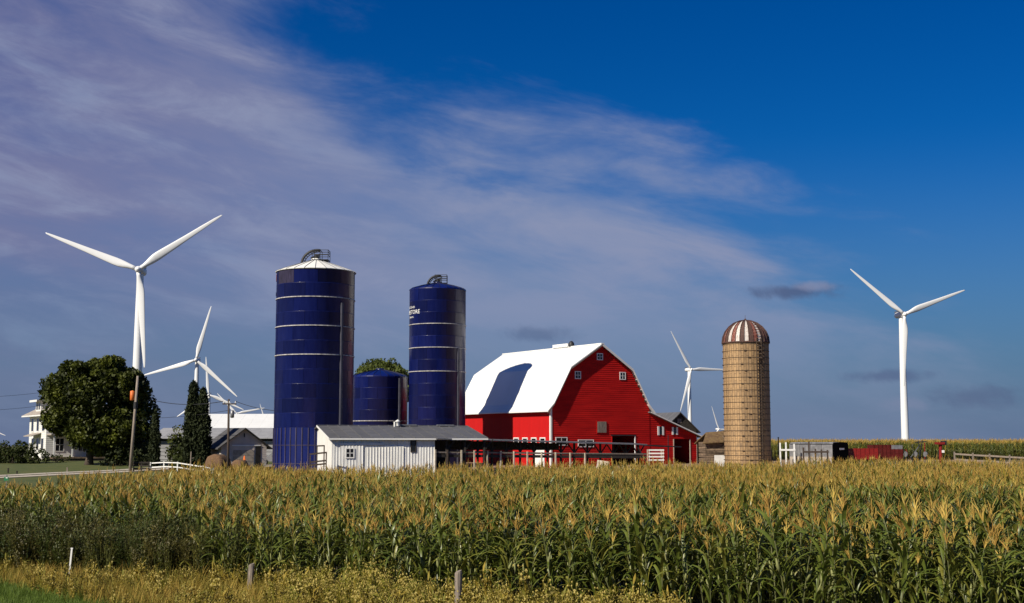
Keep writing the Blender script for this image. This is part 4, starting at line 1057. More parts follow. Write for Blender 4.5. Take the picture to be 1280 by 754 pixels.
def suv():
    Y = 151; c = at(322.5, 553, Y); zg = gz(c.x, Y)+0.05
    t = thing('parked_car', 'silver sport utility car parked between garage and blue silo', 'car', (c.x, Y, zg), R(12))
    Ln = 4.6; D = 1.85
    side = [(0, 0.45), (Ln, 0.45), (Ln+0.02, 0.95), (Ln-0.08, 1.15), (Ln-0.30, 1.72), (Ln-0.5, 1.80), (2.15, 1.80), (1.35, 1.12), (0.25, 0.98), (0.02, 0.80)]
    MB().prism(side, 0, D).build('body', 'car_paint', t)
    MB().prism([(1.62, 1.16), (2.24, 1.68), (2.85, 1.68), (2.85, 1.16)], -0.012, -0.003).build('side_window', 'glass', t)
    MB().prism([(2.93, 1.16), (2.93, 1.68), (3.75, 1.68), (3.75, 1.16)], -0.012, -0.003).build('side_window', 'glass', t)
    MB().prism([(3.83, 1.16), (3.83, 1.66), (4.2, 1.64), (4.35, 1.16)], -0.012, -0.003).build('side_window', 'glass', t)
    mb = MB(); mb.add([(1.36, 0.15, 1.14), (2.13, 0.2, 1.78), (2.13, D-0.2, 1.78), (1.36, D-0.15, 1.14)], [(0, 1, 2, 3)]); o = mb.build('windscreen', 'glass', t); o.location = (-0.02, 0, 0.012)
    for q in (0.18, 1.45): bx('headlight', 'white_paint', t, -0.02, 0.06, q, q+0.25, 0.72, 0.86)
    bx('bumper', 'dark_steel', t, -0.06, 0.10, 0.05, D-0.05, 0.38, 0.56)
    for q in (0.85, 3.65):
        wheel(t, q, 0.05, 0.36, 0.22); wheel(t, q, D-0.05, 0.36, 0.22)
    bx('wing_mirror', 'car_paint', t, 1.55, 1.72, -0.2, -0.01, 1.1, 1.25)
suv()
def bale(label, px0, px1, pyt, Y, rz):
    x0 = at(px0, 553, Y).x; x1 = at(px1, 553, Y).x; zg = gz((x0+x1)/2, Y); top = at(px0, pyt, Y).z-zg
    t = thing('straw_bale', label, 'bale', ((x0+x1)/2, Y, zg-0.06), rz, 'weathered bales by the garage')
    r = top/2; Wd = (x1-x0); n = 22
    vs = []; fs = []; pr = [(-0.5, 0.0), (-0.5, 0.80), (-0.46, 0.95), (-0.2, 1.0), (0.2, 1.0), (0.46, 0.95), (0.5, 0.80), (0.5, 0.0)]
    for u, k in pr:
        for i in range(n):
            a = 2*math.pi*i/n; j = 1+random.uniform(-0.05, 0.05)
            vs.append((u*Wd, r*k*j*math.cos(a), r+r*k*j*math.sin(a)))
    for q in range(len(pr)-1):
        for i in range(n): fs.append((q*n+i, q*n+(i+1) % n, (q+1)*n+(i+1) % n, (q+1)*n+i))
    mb = MB(); mb.add(vs, fs); mb.build('bale_body', 'straw_brown', t, True)
    for u in (-0.25, 0.0, 0.25):
        ring = [(u*Wd, r*1.03*math.cos(2*math.pi*i/20), r+r*1.03*math.sin(2*math.pi*i/20)) for i in range(21)]
        MB().path(ring, 0.012, 4).build('twine', 'dark_wood', t)
bale('large round brown straw bale beside the garage', 262, 284, 567, 134, R(68))
bale('small low brown straw bale right of the big round bale', 293, 308, 574, 134.5, R(62))
p = at(305.5, 571, 136); zg = gz(p.x, 136)
cn = thing('traffic_cone', 'small orange cone standing behind the low brown bale', 'cone', (p.x, 136, zg-0.02))
hc = at(304, 569.5, 136).z-zg
bx('cone_stand', 'grey_wood', cn, -0.5, 0.5, -0.3, 0.3, 0, hc-0.95)
MB().lathe([(0.36, hc-0.95), (0.36, hc-0.88), (0.22, hc-0.87), (0.05, hc), (0, hc)], 14).build('cone_body', 'orange', cn, True)
# white rail fence curling along the lane
def white_fence():
    P = [(188, 578.5), (205, 577.5), (222, 578), (238, 580.5), (254, 583), (266, 585)]
    Ys = [139, 138, 136, 132, 127, 122]; p0 = at(*P[0], Ys[0]); zg = gz(p0.x, Ys[0])-0.1
    t = thing('white_rail_fence', 'white double rail fence curving along the farm lane', 'fence', (p0.x, Ys[0], zg))
    pts = [at(a, b, Y)-Vector((p0.x, Ys[0], zg)) for (a, b), Y in zip(P, Ys)]
    for q in pts:
        gl = gz(p0.x+q.x, Ys[0]+q.y)-zg-0.15
        bx('post', 'white_paint', t, q.x-0.06, q.x+0.06, q.y-0.06, q.y+0.06, gl, q.z+0.05)
    for a, b in zip(pts[:-1], pts[1:]):
        for dz in (-0.05, -0.50):
            o = Vector((0, -0.09, dz)); MB().bar(a+o, b+o-(b-a).normalized()*0.03, 0.04, 0.11).build('rail', 'white_paint', t)
white_fence()
def dark_fence():
    Y = 138.5; x0 = at(168, 553, Y).x; zg = gz(x0, Y)-0.1; x1 = at(187, 553, Y).x; Wd = x1-x0
    t = thing('dark_rail_fence', 'short dark timber fence between the light pole and white rail fence', 'fence', (x0, Y, zg), R(6))
    h = at(170, 578, Y).z-zg
    for k in range(3): bx('post', 'dark_wood', t, Wd*k/2-0.06, Wd*k/2+0.06, -0.06, 0.06, 0, h+0.1)
    for k in range(3): bx('rail', 'dark_wood', t, -0.05, Wd+0.05, -0.10, -0.065, h-0.12-0.32*k, h+0.05-0.32*k)
dark_fence()
def lawn_post(label, px, py0, py1, Y, m, name='lawn_post'):
    p = at(px, py0, Y); zg = gz(p.x, Y)
    o = MB().box(-0.06, 0.06, -0.06, 0.06, 0, at(px, py1, Y).z-zg+0.1).box(-0.08, 0.08, -0.08, 0.08, at(px, py1, Y).z-zg+0.102, at(px, py1, Y).z-zg+0.14).build(name, m)
    o.location = (p.x, Y, zg-0.08); tag(o, label, 'post', 'thin posts on the lawn'); return o
lawn_post('thin dark post standing on the lawn before the bushes', 10, 594, 586, 136, 'dark_wood')
lawn_post('stout short dark post at the lane edge of the lawn', 21, 595, 589.5, 134, 'dark_wood')
lawn_post('thin grey post on the lawn below the farmhouse porch', 84, 590, 585, 137, 'grey_wood')
for i, (px, Y, tp) in enumerate(((212, 140.5, 566), (239, 135.5, 564))):
    p = at(px, 553, Y); zg = gz(p.x, Y); h = at(px, tp, Y).z-zg
    o = MB().tube((0, 0, 0), (0.03, 0, h), 0.08, 0.06, 7).tube((0, 0, h*0.7), (0.35, 0, h*0.72), 0.03, 0.03, 5).build('yard_stake', 'grey_wood'); o.location = (p.x, Y, zg-0.05)
    tag(o, ('grey stake before the long shed beside the slim cedar', 'grey stake at the foot of the twin-topped cedar')[i], 'stake', 'yard stakes')
p = at(8, 600, 78); zg = gz(p.x, 78)
sg = thing('green_sign', 'small green marker sign at the far left edge of the corn', 'sign', (p.x, 78, zg-0.1))
h = at(8, 598, 78).z-zg
bx('plate', 'sign_green', sg, -0.13, 0.13, -0.03, -0.005, h-0.05, h+0.18); bx('sign_post', 'grey_steel', sg, -0.03, 0.03, 0, 0.05, 0, h+0.3)
bx('sign_mark', 'white_paint', sg, -0.03, 0.08, -0.036, -0.031, h+0.10, h+0.16)

# ------------------------------------------------------------------ utility poles and wires
def pole(label, bpx, tpx, tpy, Y, r0, r1, m, arm):
    p = at(bpx, 553, Y); zg = gz(p.x, Y)-0.2; tp = at(tpx, tpy, Y)
    t = thing('utility_pole', label, 'utility pole', (p.x, Y, zg))
    top = Vector((tp.x-p.x, 0, tp.z-zg))
    MB().path([(0, 0, 0), top*0.5, top], [r0, (r0+r1)/2, r1], 10).build('shaft', m, t, True)
    return t, top, Vector((p.x, Y, zg))
t1, top1_, b1 = pole('tall pale leaning utility pole before the big tree', 163.8, 172.3, 470, 138, 0.19, 0.13, 'pole_wood', False)
k = top1_*0.80
tr = MB().lathe([(0.0, k.z-0.55), (0.24, k.z-0.5), (0.24, k.z+0.45), (0, k.z+0.55)], 12, c=(k.x-0.42, 0)).build('warning_marker', 'orange', t1, True)
bx('marker_bracket', 'dark_steel', tr, k.x-0.22, k.x-0.1, -0.05, 0.05, k.z-0.1, k.z+0.1)
k = top1_*0.70; MB().tube(k-Vector((0.01, 0, 0.35)), k+Vector((0.03, 0, 0.35)), 0.22, n=10).build('dark_band', 'dark_steel', t1)
t2, top2_, b2 = pole('brown utility pole with crossarm before the small garage', 286, 286, 499, 129, 0.14, 0.10, 'brown_pole', True)
bx('crossarm', 'brown_pole', t2, -0.7, 0.7, -0.16, -0.10, top2_.z-0.55, top2_.z-0.42)
for q in (-0.6, 0.0, 0.6): MB().lathe([(0.04, top2_.z-0.42), (0.06, top2_.z-0.32), (0.03, top2_.z-0.22), (0, top2_.z-0.2)], 8, c=(q, -0.13)).build('insulator', 'white_paint', t2, True)
MB().lathe([(0, top2_.z-1.9), (0.2, top2_.z-1.85), (0.2, top2_.z-1.15), (0, top2_.z-1.1)], 10, c=(0.3, -0.1)).build('transformer', 'grey_steel', t2, True)
def wire(label, a, b, sag, r=0.025):
    a = Vector(a); b = Vector(b); pts = []
    for i in range(21):
        t = i/20; q = a.lerp(b, t); q.z -= sag*4*t*(1-t); pts.append(q-a)
    o = MB().path(pts, r, 5).build('power_line', 'dark_steel'); o.location = a; tag(o, label, 'wire', 'power lines'); return o
pt = Vector((b2.x, b2.y-0.13, b2.z+top2_.z-0.22))
b1top = Vector((b1.x+top1_.x*0.78, b1.y, b1.z+top1_.z*0.78))
wire('thick dark power line sagging from the garage pole towards the big tree', pt+Vector((-0.6, 0, 0)), at(180, 497, 154.5), 0.55, 0.035)
wire('lower thin power line from the garage pole past the cedar', pt+Vector((0, 0, -0.9)), at(178, 523, 154.5), 0.2, 0.022)
wire('power line from the garage pole to the tall silo', pt+Vector((0.6, 0, 0)), Vector((bxs-3.7, bys-0.6, at(343, 513.5, bys).z)), 0.15, 0.028)
wire('upper faint power line running off left above the farmhouse', at(62, 489.5, 160), at(-90, 497, 150), 0.3, 0.018)
wire('lower faint power line running off left of the farmhouse roof', at(62, 506, 160), at(-90, 514, 150), 0.3, 0.018)

# ------------------------------------------------------------------ wind turbines
def blade_mesh(Lb):
    mb = MB(); n = 12; secs = [(0.0, 1.0, 1.0, 0), (0.04, 1.0, 1.0, 0), (0.08, 1.2, 0.9, 4), (0.13, 1.6, 0.72, 8), (0.18, 1.84, 0.56, 9), (0.23, 1.86, 0.48, 8), (0.35, 1.62, 0.36, 6), (0.55, 1.22, 0.25, 3), (0.75, 0.92, 0.17, 1), (0.92, 0.58, 0.10, 0), (0.985, 0.33, 0.06, 0), (1.0, 0.08, 0.03, 0)]
    vs = []
    for u, c, th, tw in secs:
        for i in range(n):
            a = 2*math.pi*i/n; x = c*math.cos(a)-(c-1.0)*0.35; y = th*math.sin(a); q = R(tw+4)
            vs.append((x*math.cos(q)-y*math.sin(q), x*math.sin(q)+y*math.cos(q), 1.2+u*(Lb-1.2)))
    fs = [(j*n+i, j*n+(i+1) % n, (j+1)*n+(i+1) % n, (j+1)*n+i) for j in range(len(secs)-1) for i in range(n)]
    fs += [tuple(range(n-1, -1, -1)), tuple(range((len(secs)-1)*n, len(secs)*n))]
    mb.add(vs, fs); return mb.mesh('blade', 'turbine_white', True)
BL = 44.0; bm = blade_mesh(BL)
def turbine(label, hx, hy, Lpx, angs, yaw, zoff=0.0):
    Y = BL*FPX/Lpx; h = at(hx, hy, Y); zg = gz(h.x, h.y)-1.0; yaw = R(yaw)
    f = Vector((math.sin(yaw), -math.cos(yaw), 0)); base = Vector((h.x, h.y, 0))-f*4.2
    t = thing('wind_turbine', label, 'wind turbine', (base.x, base.y, zg), yaw, 'white wind turbines')
    H = h.z-zg
    MB().lathe([(2.35, 0), (2.2, H*0.3), (1.85, H*0.65), (1.45, H-1.6)], 28).build('tower', 'turbine_white', t, True)
    nc = MB()
    pr = [(-2.9, 1.25), (-2.2, 1.65), (1.5, 1.8), (5.2, 1.75), (6.6, 1.3), (6.9, 0.6)]
    vs = []; n = 12
    for y, r in pr:
        for i in range(n):
            a = 2*math.pi*i/n; c, s_ = math.cos(a), math.sin(a); e = (abs(c)**4+abs(s_)**4)**0.25
            vs.append((r*c/e*0.95, y, H+0.1+r*s_/e))
    nc.add(vs, [(j*n+i, j*n+(i+1) % n, (j+1)*n+(i+1) % n, (j+1)*n+i) for j in range(len(pr)-1) for i in range(n)]+[tuple(range(n-1, -1, -1)), tuple(range((len(pr)-1)*n, len(pr)*n))])
    no = nc.build('nacelle', 'turbine_white', t, True)
    bx('cooler', 'nacelle_dark', no, -1.2, 1.2, 4.6, 6.4, H+1.75, H+2.7)
    hb = []
    for y, r in ((-3.0, 1.3), (-4.2, 1.6), (-5.2, 1.35), (-6.0, 0.8), (-6.35, 0.1)):
        for i in range(16): a = 2*math.pi*i/16; hb.append((r*math.cos(a), y, H+r*math.sin(a)))
    m = MB(); m.add(hb, [(j*16+i, j*16+(i+1) % 16, (j+1)*16+(i+1) % 16, (j+1)*16+i) for j in range(4) for i in range(16)]+[tuple(range(64, 80))]); m.build('hub', 'turbine_white', t, True)
    for a in angs:
        o = link('blade', bm, t); o.location = (0, -4.2, H); o.rotation_euler = (0, R(90-a), 0)
    return t
turbine('largest white wind turbine rising behind the big leafy tree', 173, 337, 125, (159, 35, 275.5), 4)
turbine('white wind turbine standing right of the trailer in open field', 1130.5, 393, 90, (142, 21.5, 268), 10)
turbine('white wind turbine behind the twin-topped cedar', 245, 450, 70, (76, 197, 319), 2)
turbine('white wind turbine standing between the barn and stave silo', 864, 462, 55, (121, 1, 253), 22)
turbine('far wind turbine half hidden by the twin-topped cedar', 261, 493.5, 47.5, (96, 337, 216), 5)
turbine('far wind turbine with blades showing just above the white barn roof', 296, 517, 35, (12, 135, 255), 5)
turbine('tiny far wind turbine blade tip above the white roof beside the tall silo', 331, 524, 20, (109, 229, 349), 5)
turbine('far wind turbine peeping over the tumbledown shack', 898.7, 536.5, 30, (109, 350, 230), 20)
turbine('far wind turbine left of the farmhouse, only a blade tip showing', -27, 531.5, 36, (-21, 99, 219), 5)

# ------------------------------------------------------------------ trees
def leaf_cloud(name, blobs, per, size, m, parent, seed, elong=1.3, up=0.0, origin=(0, 0, 0)):
    """blobs: (x,y,z,rx,rz) leaf clumps; leaves are small folded quads near the clump shells"""
    r = np.random.default_rng(seed); P = []; 
    for (bx_, by_, bz_, rx, rz_) in blobs:
        n = int(per*(rx*rx)); d = r.normal(size=(n, 3)); d /= np.linalg.norm(d, axis=1)[:, None]
        q = d*(r.uniform(0.35, 1.08, n)**0.5)[:, None]
        P.append(np.stack([bx_+q[:, 0]*rx, by_+q[:, 1]*rx, bz_+q[:, 2]*rz_], 1))
    P = np.concatenate(P); n = len(P)
    a = r.normal(size=(n, 3)); a[:, 2] += up; a /= np.linalg.norm(a, axis=1)[:, None]
    b = np.cross(a, r.normal(size=(n, 3))); b /= np.linalg.norm(b, axis=1)[:, None]
    s = (size*r.uniform(0.6, 1.35, n))[:, None]
    v = np.stack([P-a*s*elong*0.5, P+b*s*0.42, P+a*s*elong*0.6, P-b*s*0.42], 1).reshape(-1, 3)
    f = np.arange(4*n).reshape(-1, 4)
    me = bpy.data.meshes.new(name); me.vertices.add(4*n); me.vertices.foreach_set('co', v.ravel().astype(np.float32))
    me.loops.add(4*n); me.loops.foreach_set('vertex_index', f.ravel().astype(np.int32))
    me.polygons.add(n); me.polygons.foreach_set('loop_start', np.arange(0, 4*n, 4, dtype=np.int32)); me.polygons.foreach_set('loop_total', np.full(n, 4, np.int32))
    me.materials.append(MT[m]); me.update(calc_edges=True); me.validate()
    return link(name, me, parent)
def tree(name, label, x, y, lobes, trunk_r, trunk_h, per, size, m, seed, group=None, clump=1.1, cat='tree', n_limb=9, extra=0):
    """lobes: (dx,dy,zc,R,Rz) big crown masses in world z; each is filled with many small clumps on its shell"""
    rr = random.Random(seed); zg = gz(x, y)-0.15
    t = thing(name, label, cat, (x, y, zg), 0, group); blobs = []
    lobes = list(lobes)
    for i in range(extra):             # small boughs standing out of the main masses make a lobed outline
        dx, dy, zc, Rr, Rz = lobes[rr.randrange(min(9, len(lobes)))]; u = rr.uniform(-0.2, 1); th = rr.uniform(0, 6.28); q = math.sqrt(1-u*u)
        lobes.append((dx+q*math.cos(th)*Rr*0.98, dy+q*math.sin(th)*Rr*0.98, zc+u*Rz*0.98, rr.uniform(0.7, 1.25), rr.uniform(0.55, 0.95)))
    for (dx, dy, zc, Rr, Rz) in lobes:
        n = int(26*(Rr/clump)**2*0.30)+5
        for i in range(n):
            u = rr.uniform(-0.85, 1); th = rr.uniform(0, 2*math.pi); s_ = math.sqrt(1-u*u); k = rr.uniform(0.62, 1.0)
            c = clump*rr.uniform(0.55, 1.15)
            blobs.append((dx+s_*math.cos(th)*(Rr-c*0.6)*k, dy+s_*math.sin(th)*(Rr-c*0.6)*k, zc-zg+u*(Rz-c*0.5)*k, c, c*0.78))
    crown = leaf_cloud('crown', blobs, per, size, m, t, seed)
    tk = MB(); top = Vector((lobes[0][0]*0.3, lobes[0][1]*0.3, trunk_h))
    tk.path([(0, 0, -0.1), (0.05, 0, trunk_h*0.15), top*0.5, top], [trunk_r*1.5, trunk_r*1.05, trunk_r*0.9, trunk_r*0.6], 10)
    for k in range(n_limb):
        b = blobs[rr.randrange(len(blobs))]; s0 = Vector((0, 0, trunk_h*rr.uniform(0.45, 0.95))); e = Vector(b[:3])
        mid = s0.lerp(e, 0.5)+Vector((0, 0, 0.5)); tk.path([s0, mid, e], [trunk_r*0.45, trunk_r*0.28, trunk_r*0.08], 6)
    tk.build('trunk', 'bark', t, True)
    return t
T = at(112, 553, 152); zt = lambda py, Y: at(640, py, Y).z
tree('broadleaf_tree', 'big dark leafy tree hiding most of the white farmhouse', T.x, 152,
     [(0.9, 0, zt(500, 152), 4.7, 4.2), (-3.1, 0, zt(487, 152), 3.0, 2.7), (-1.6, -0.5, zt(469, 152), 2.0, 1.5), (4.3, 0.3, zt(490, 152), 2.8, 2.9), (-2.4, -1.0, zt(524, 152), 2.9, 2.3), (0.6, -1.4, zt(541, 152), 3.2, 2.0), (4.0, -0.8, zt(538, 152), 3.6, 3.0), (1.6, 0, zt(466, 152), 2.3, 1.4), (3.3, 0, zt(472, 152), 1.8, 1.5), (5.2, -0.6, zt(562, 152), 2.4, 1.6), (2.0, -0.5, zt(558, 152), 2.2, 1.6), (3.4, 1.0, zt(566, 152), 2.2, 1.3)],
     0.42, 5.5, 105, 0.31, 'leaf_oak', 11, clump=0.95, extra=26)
T2 = at(170, 553, 155)
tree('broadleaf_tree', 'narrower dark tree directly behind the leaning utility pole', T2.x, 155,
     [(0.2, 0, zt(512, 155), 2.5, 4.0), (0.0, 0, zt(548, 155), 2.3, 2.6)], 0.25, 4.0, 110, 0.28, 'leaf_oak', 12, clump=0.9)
T3 = at(477, 553, 178)
tree('broadleaf_tree', 'green tree crown showing above the short blue silo', T3.x, 178,
     [(0, 0, zt(478, 178), 4.3, 3.6), (-2.4, 0, zt(486, 178), 2.4, 2.4), (2.4, 0, zt(486, 178), 2.4, 2.4)], 0.4, 7, 70, 0.34, 'leaf_far', 13)
def conifer(label, px, Y, pyt, Rr, seed, tops=((0, 1.0),)):
    rr = random.Random(seed); p = at(px, 553, Y); zg = gz(p.x, Y)-0.1; H = at(px, pyt, Y).z-zg
    t = thing('cedar_tree', label, 'tree', (p.x, Y, zg), 0, 'columnar cedars'); blobs = []
    for (dx, hh) in tops:
        n = int(150*hh*Rr)
        for i in range(n):
            u = (i+0.5)/n; z = 0.5+u*(H*hh-0.6); rad = Rr*min(1.0, 0.75+0.9*u)*(1-max(0, u-0.45)/0.60)**0.8
            th = rr.uniform(0, 6.28); c = rr.uniform(0.22, 0.42)*(0.7+0.5*Rr)*0.8
            blobs.append((dx+math.cos(th)*max(0.0, rad-c*0.6), math.sin(th)*max(0.0, rad-c*0.6), z, c, c*1.5))
        for i in range(int(n*0.5)):
            u = rr.random(); z = 0.5+u*(H*hh-0.8); rad = 0.5*Rr*(1-max(0, u-0.45)/0.6)
            blobs.append((dx+rr.uniform(-rad, rad), rr.uniform(-rad, rad), z, 0.4*Rr+0.1, 0.6))
    leaf_cloud('crown', blobs, 300, 0.19, 'leaf_cedar', t, seed, 1.9, 1.2)
    tk = MB()
    for (dx, hh) in tops: tk.path([(dx*0.5, 0, -0.1), (dx, 0, H*hh*0.5), (dx, 0, H*hh*0.95)], [0.14, 0.09, 0.02], 7)
    tk.build('trunk', 'bark', t, True)
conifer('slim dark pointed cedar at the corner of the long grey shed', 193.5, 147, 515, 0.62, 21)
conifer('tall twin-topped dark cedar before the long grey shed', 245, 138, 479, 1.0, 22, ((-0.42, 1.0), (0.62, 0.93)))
def bush(label, px, Y, pyt, Rx, seed, m='leaf_bush', name='bush', group='bushes round the farmyard', per=90, size=0.22):
    rr = random.Random(seed); p = at(px, 553, Y); zg = gz(p.x, Y)-0.1; H = at(px, pyt, Y).z-zg
    t = thing(name, label, 'bush', (p.x, Y, zg), 0, group); blobs = []
    for i in range(60):
        th = rr.uniform(0, 6.28); q = math.sqrt(rr.random())*Rx*0.85; u = rr.random()
        z = 0.25+u*(H*0.92)*(1-0.55*(q/Rx)**2); c = rr.uniform(0.28, 0.55)*min(1.4, H*0.35)
        blobs.append((q*math.cos(th), q*math.sin(th), z, c, c))
    leaf_cloud('crown', blobs, per*1.4, size, m, t, seed)
    st = MB()
    for i in range(5):
        b = blobs[i]; st.path([(0, 0, 0), (b[0]*0.4, b[1]*0.4, b[2]*0.5), b[:3]], [0.06, 0.045, 0.015], 5)
    st.build('stems', 'bark', t)
bush('leafy shrub growing against the left flank of the twin-topped cedar', 228, 140, 528, 1.55, 31, 'leaf_oak', per=80)
bush('dark bush at the foot of the twin-topped cedar', 233, 138.5, 556, 1.3, 32)
bush('tall upright shrub at the left end of the farmhouse bushes', 2, 158, 551, 1.5, 33)
bush('rounded dark bush beside the tall upright shrub', 16, 157, 559, 1.9, 34)
bush('largest dark bush against the farmhouse wall', 31, 158, 549, 2.0, 35)
bush('low dark bush at the farmhouse front corner', 47, 157, 561, 1.8, 36)
bush('low dark hedge bush under the porch, shaded by the big tree', 72, 160, 569, 2.4, 37)
bush('dark shrub among the roots of the narrower tree', 178, 150, 552, 2.0, 38, 'leaf_cedar')
bush('dark undergrowth bush below the big tree crown', 150, 150, 558, 2.4, 39, 'leaf_cedar')
bush('bright green bush between the lean-to and the old shack', 877, 158, 556, 1.1, 40, 'leaf_far', per=90)

# ------------------------------------------------------------------ corn
LIB = bpy.data.collections.new('plant_library')      # sources for scattering, not linked to the scene
def leaf(mb, base, az, Ln, wd, e0, droop, segs, across, mi, twist=0.0):
    p = Vector(base); rows = []; h = Vector((math.cos(az), math.sin(az), 0)); sd_ = Vector((-math.sin(az), math.cos(az), 0))
    for i in range(segs+1):
        t = i/segs; e = e0-droop*t**1.2; d = h*math.cos(e)+Vector((0, 0, 1))*math.sin(e)
        nrm = d.cross(sd_); tw = twist*t; s2 = sd_*math.cos(tw)+nrm*math.sin(tw)
        w_ = wd*min(1.0, 0.45+2.6*t)*max(0.03, 1-t**2.2)
        if across == 2: rows.append([p-s2*w_/2, p-d.cross(s2)*w_*-0.16, p+s2*w_/2])
        else: rows.append([p-s2*w_/2, p+s2*w_/2])
        p = p+d*(Ln/segs)
    k = len(rows[0]); vs = [q for r_ in rows for q in r_]
    fs = [(i*k+j, i*k+j+1, (i+1)*k+j+1, (i+1)*k+j) for i in range(segs) for j in range(k-1)]
    mb.cur = mi; mb.add(vs, fs)
def tassel(mb, z, rr, n, mi, wd=0.016, Ln=0.34):
    mb.cur = mi
    for i in range(n):
        az = rr.uniform(0, 6.28); e = R(88) if i == 0 else R(rr.uniform(64, 86)); l_ = Ln*(1.15 if i == 0 else rr.uniform(0.6, 1.0))
        h = Vector((math.cos(az), math.sin(az), 0)); sd_ = Vector((-math.sin(az), math.cos(az), 0))
        b = Vector((0, 0, z-0.10*(0 if i == 0 else rr.random()))); d = h*math.cos(e)+Vector((0, 0, 1))*math.sin(e)
        m_ = b+d*l_*0.55; t_ = m_+(d+h*0.25-Vector((0, 0, 0.15 if i else 0))).normalized()*l_*0.45
        vs = []
        for p, w_ in ((b, wd*0.6), (m_, wd), (t_, wd*0.5)):
            vs += [p-sd_*w_/2, p+sd_*w_/2, p+d.cross(sd_)*w_*0.9]
        fs = []
        for q in range(2):
            for k in range(3): fs.append((q*3+k, q*3+(k+1) % 3, q*3+3+(k+1) % 3, q*3+3+k))
        mb.add(vs, fs)
def corn_mesh(name, seed, hi=True, leafmat='corn_leaf', H=2.2, tas=True):
    rr = random.Random(seed); mb = MB(); mb.cur = 1
    mb.path([(0, 0, -0.05), (0.01, 0, H*0.5), (0.0, 0.01, H*0.82), (0, 0, H*0.97)], [0.016, 0.013, 0.009, 0.006], 5 if hi else 3)
    n = 12 if hi else 8; a0 = rr.uniform(0, 6.28)
    for i in range(n):
        u = (i+0.5)/n; z = H*(0.12+0.80*u)
        Ln = (0.55+0.45*math.sin(math.pi*min(1, u*0.95+0.12)))*rr.uniform(0.85, 1.15)*0.95
        az = a0+math.pi*(i % 2)+rr.uniform(-0.6, 0.6)
        if hi: leaf(mb, (0, 0, z), az, Ln*1.12, 0.088*rr.uniform(0.7, 1.2), R(rr.uniform(58, 83)), R(rr.uniform(60, 160))*(1.0-0.5*u), 6, 2, 0, rr.uniform(-0.9, 0.9))
        else: leaf(mb, (0, 0, z), az, Ln*0.95, 0.062*rr.uniform(0.7, 1.2), R(rr.uniform(64, 86)), R(rr.uniform(30, 120))*(1.0-0.5*u), 4, 1, 0, rr.uniform(-0.9, 0.9))
    if hi or True:
        mb.cur = 3; z = H*0.45; az = rr.uniform(0, 6.28); mb.path([(0.02*math.cos(az), 0.02*math.sin(az), z), (0.06*math.cos(az), 0.06*math.sin(az), z+0.13), (0.09*math.cos(az), 0.09*math.sin(az), z+0.27)], [0.02, 0.032, 0.012], 5 if hi else 3)
    if tas: tassel(mb, H*0.95, rr, 8 if hi else 4, 2, 0.015 if hi else 0.022, 0.38 if hi else 0.36)
    return mb.mesh(name, [leafmat, 'corn_stalk', 'tassel', 'husk'], True)
def lib(name, me):
    o = bpy.data.objects.new(name, me); LIB.objects.link(o); return o
def scatter(name, label, cat, pts, rots, scl, idx, sources, kind='stuff'):
    c = bpy.data.collections.new('sources_'+name)
    for i, me in enumerate(sources):
        o = bpy.data.objects.new('%s_%02d' % (name, i), me); c.objects.link(o)
    me = bpy.data.meshes.new(name); n = len(pts); me.vertices.add(n); me.vertices.foreach_set('co', np.asarray(pts, np.float32).ravel())
    a = me.attributes.new('rot', 'FLOAT_VECTOR', 'POINT'); a.data.foreach_set('vector', np.asarray(rots, np.float32).ravel())
    a = me.attributes.new('scl', 'FLOAT', 'POINT'); a.data.foreach_set('value', np.asarray(scl, np.float32))
    a = me.attributes.new('idx', 'INT', 'POINT'); a.data.foreach_set('value', np.asarray(idx, np.int32))
    o = link(name, me); struct(o, kind); o['label'] = label; o['category'] = cat
    ng = bpy.data.node_groups.new(name, 'GeometryNodeTree')
    ng.interface.new_socket('Geometry', in_out='INPUT', socket_type='NodeSocketGeometry'); ng.interface.new_socket('Geometry', in_out='OUTPUT', socket_type='NodeSocketGeometry')
    gi = ng.nodes.new('NodeGroupInput'); go = ng.nodes.new('NodeGroupOutput')
    ip = ng.nodes.new('GeometryNodeInstanceOnPoints'); ci = ng.nodes.new('GeometryNodeCollectionInfo')
    ci.inputs['Collection'].default_value = c; ci.inputs['Separate Children'].default_value = True; ci.inputs['Reset Children'].default_value = True
    def na(nm, ty):
        q = ng.nodes.new('GeometryNodeInputNamedAttribute'); q.data_type = ty; q.inputs[0].default_value = nm; return q.outputs[0]
    er = ng.nodes.new('FunctionNodeEulerToRotation'); lk_ = ng.links.new
    lk_(na('rot', 'FLOAT_VECTOR'), er.inputs[0]); lk_(gi.outputs[0], ip.inputs['Points']); lk_(ci.outputs[0], ip.inputs['Instance'])
    ip.inputs['Pick Instance'].default_value = True
    lk_(na('idx', 'INT'), ip.inputs['Instance Index']); lk_(er.outputs[0], ip.inputs['Rotation']); lk_(na('scl', 'FLOAT'), ip.inputs['Scale'])
    lk_(ip.outputs[0], go.inputs[0])
    md = o.modifiers.new('scatter', 'NODES'); md.node_group = ng
    return o
E1 = np.array([0.876, -0.482]); E2 = np.array([0.482, 0.876]); C0 = 30.0
pos = []; RS = 0.76; PS = 0.20
for k in range(0, 170):
    c = C0+k*RS; a = np.arange(-90, 90, PS); a = a+rng.normal(0, 0.035, len(a)); cc = c+rng.normal(0, 0.05, len(a))
    pos.append(np.outer(a, E1)+np.outer(cc, E2))
pos = np.concatenate(pos); X, Y = pos[:, 0], pos[:, 1]
cv = pos @ E2
lim = np.where(X < -8, 108.5, np.where(X < 30, 108.5+(X+8)*0.30, 119.9))
inside = (X > -27.6) & (Y < lim) & (np.abs(X) < 0.43*Y+9) & (Y > 20)
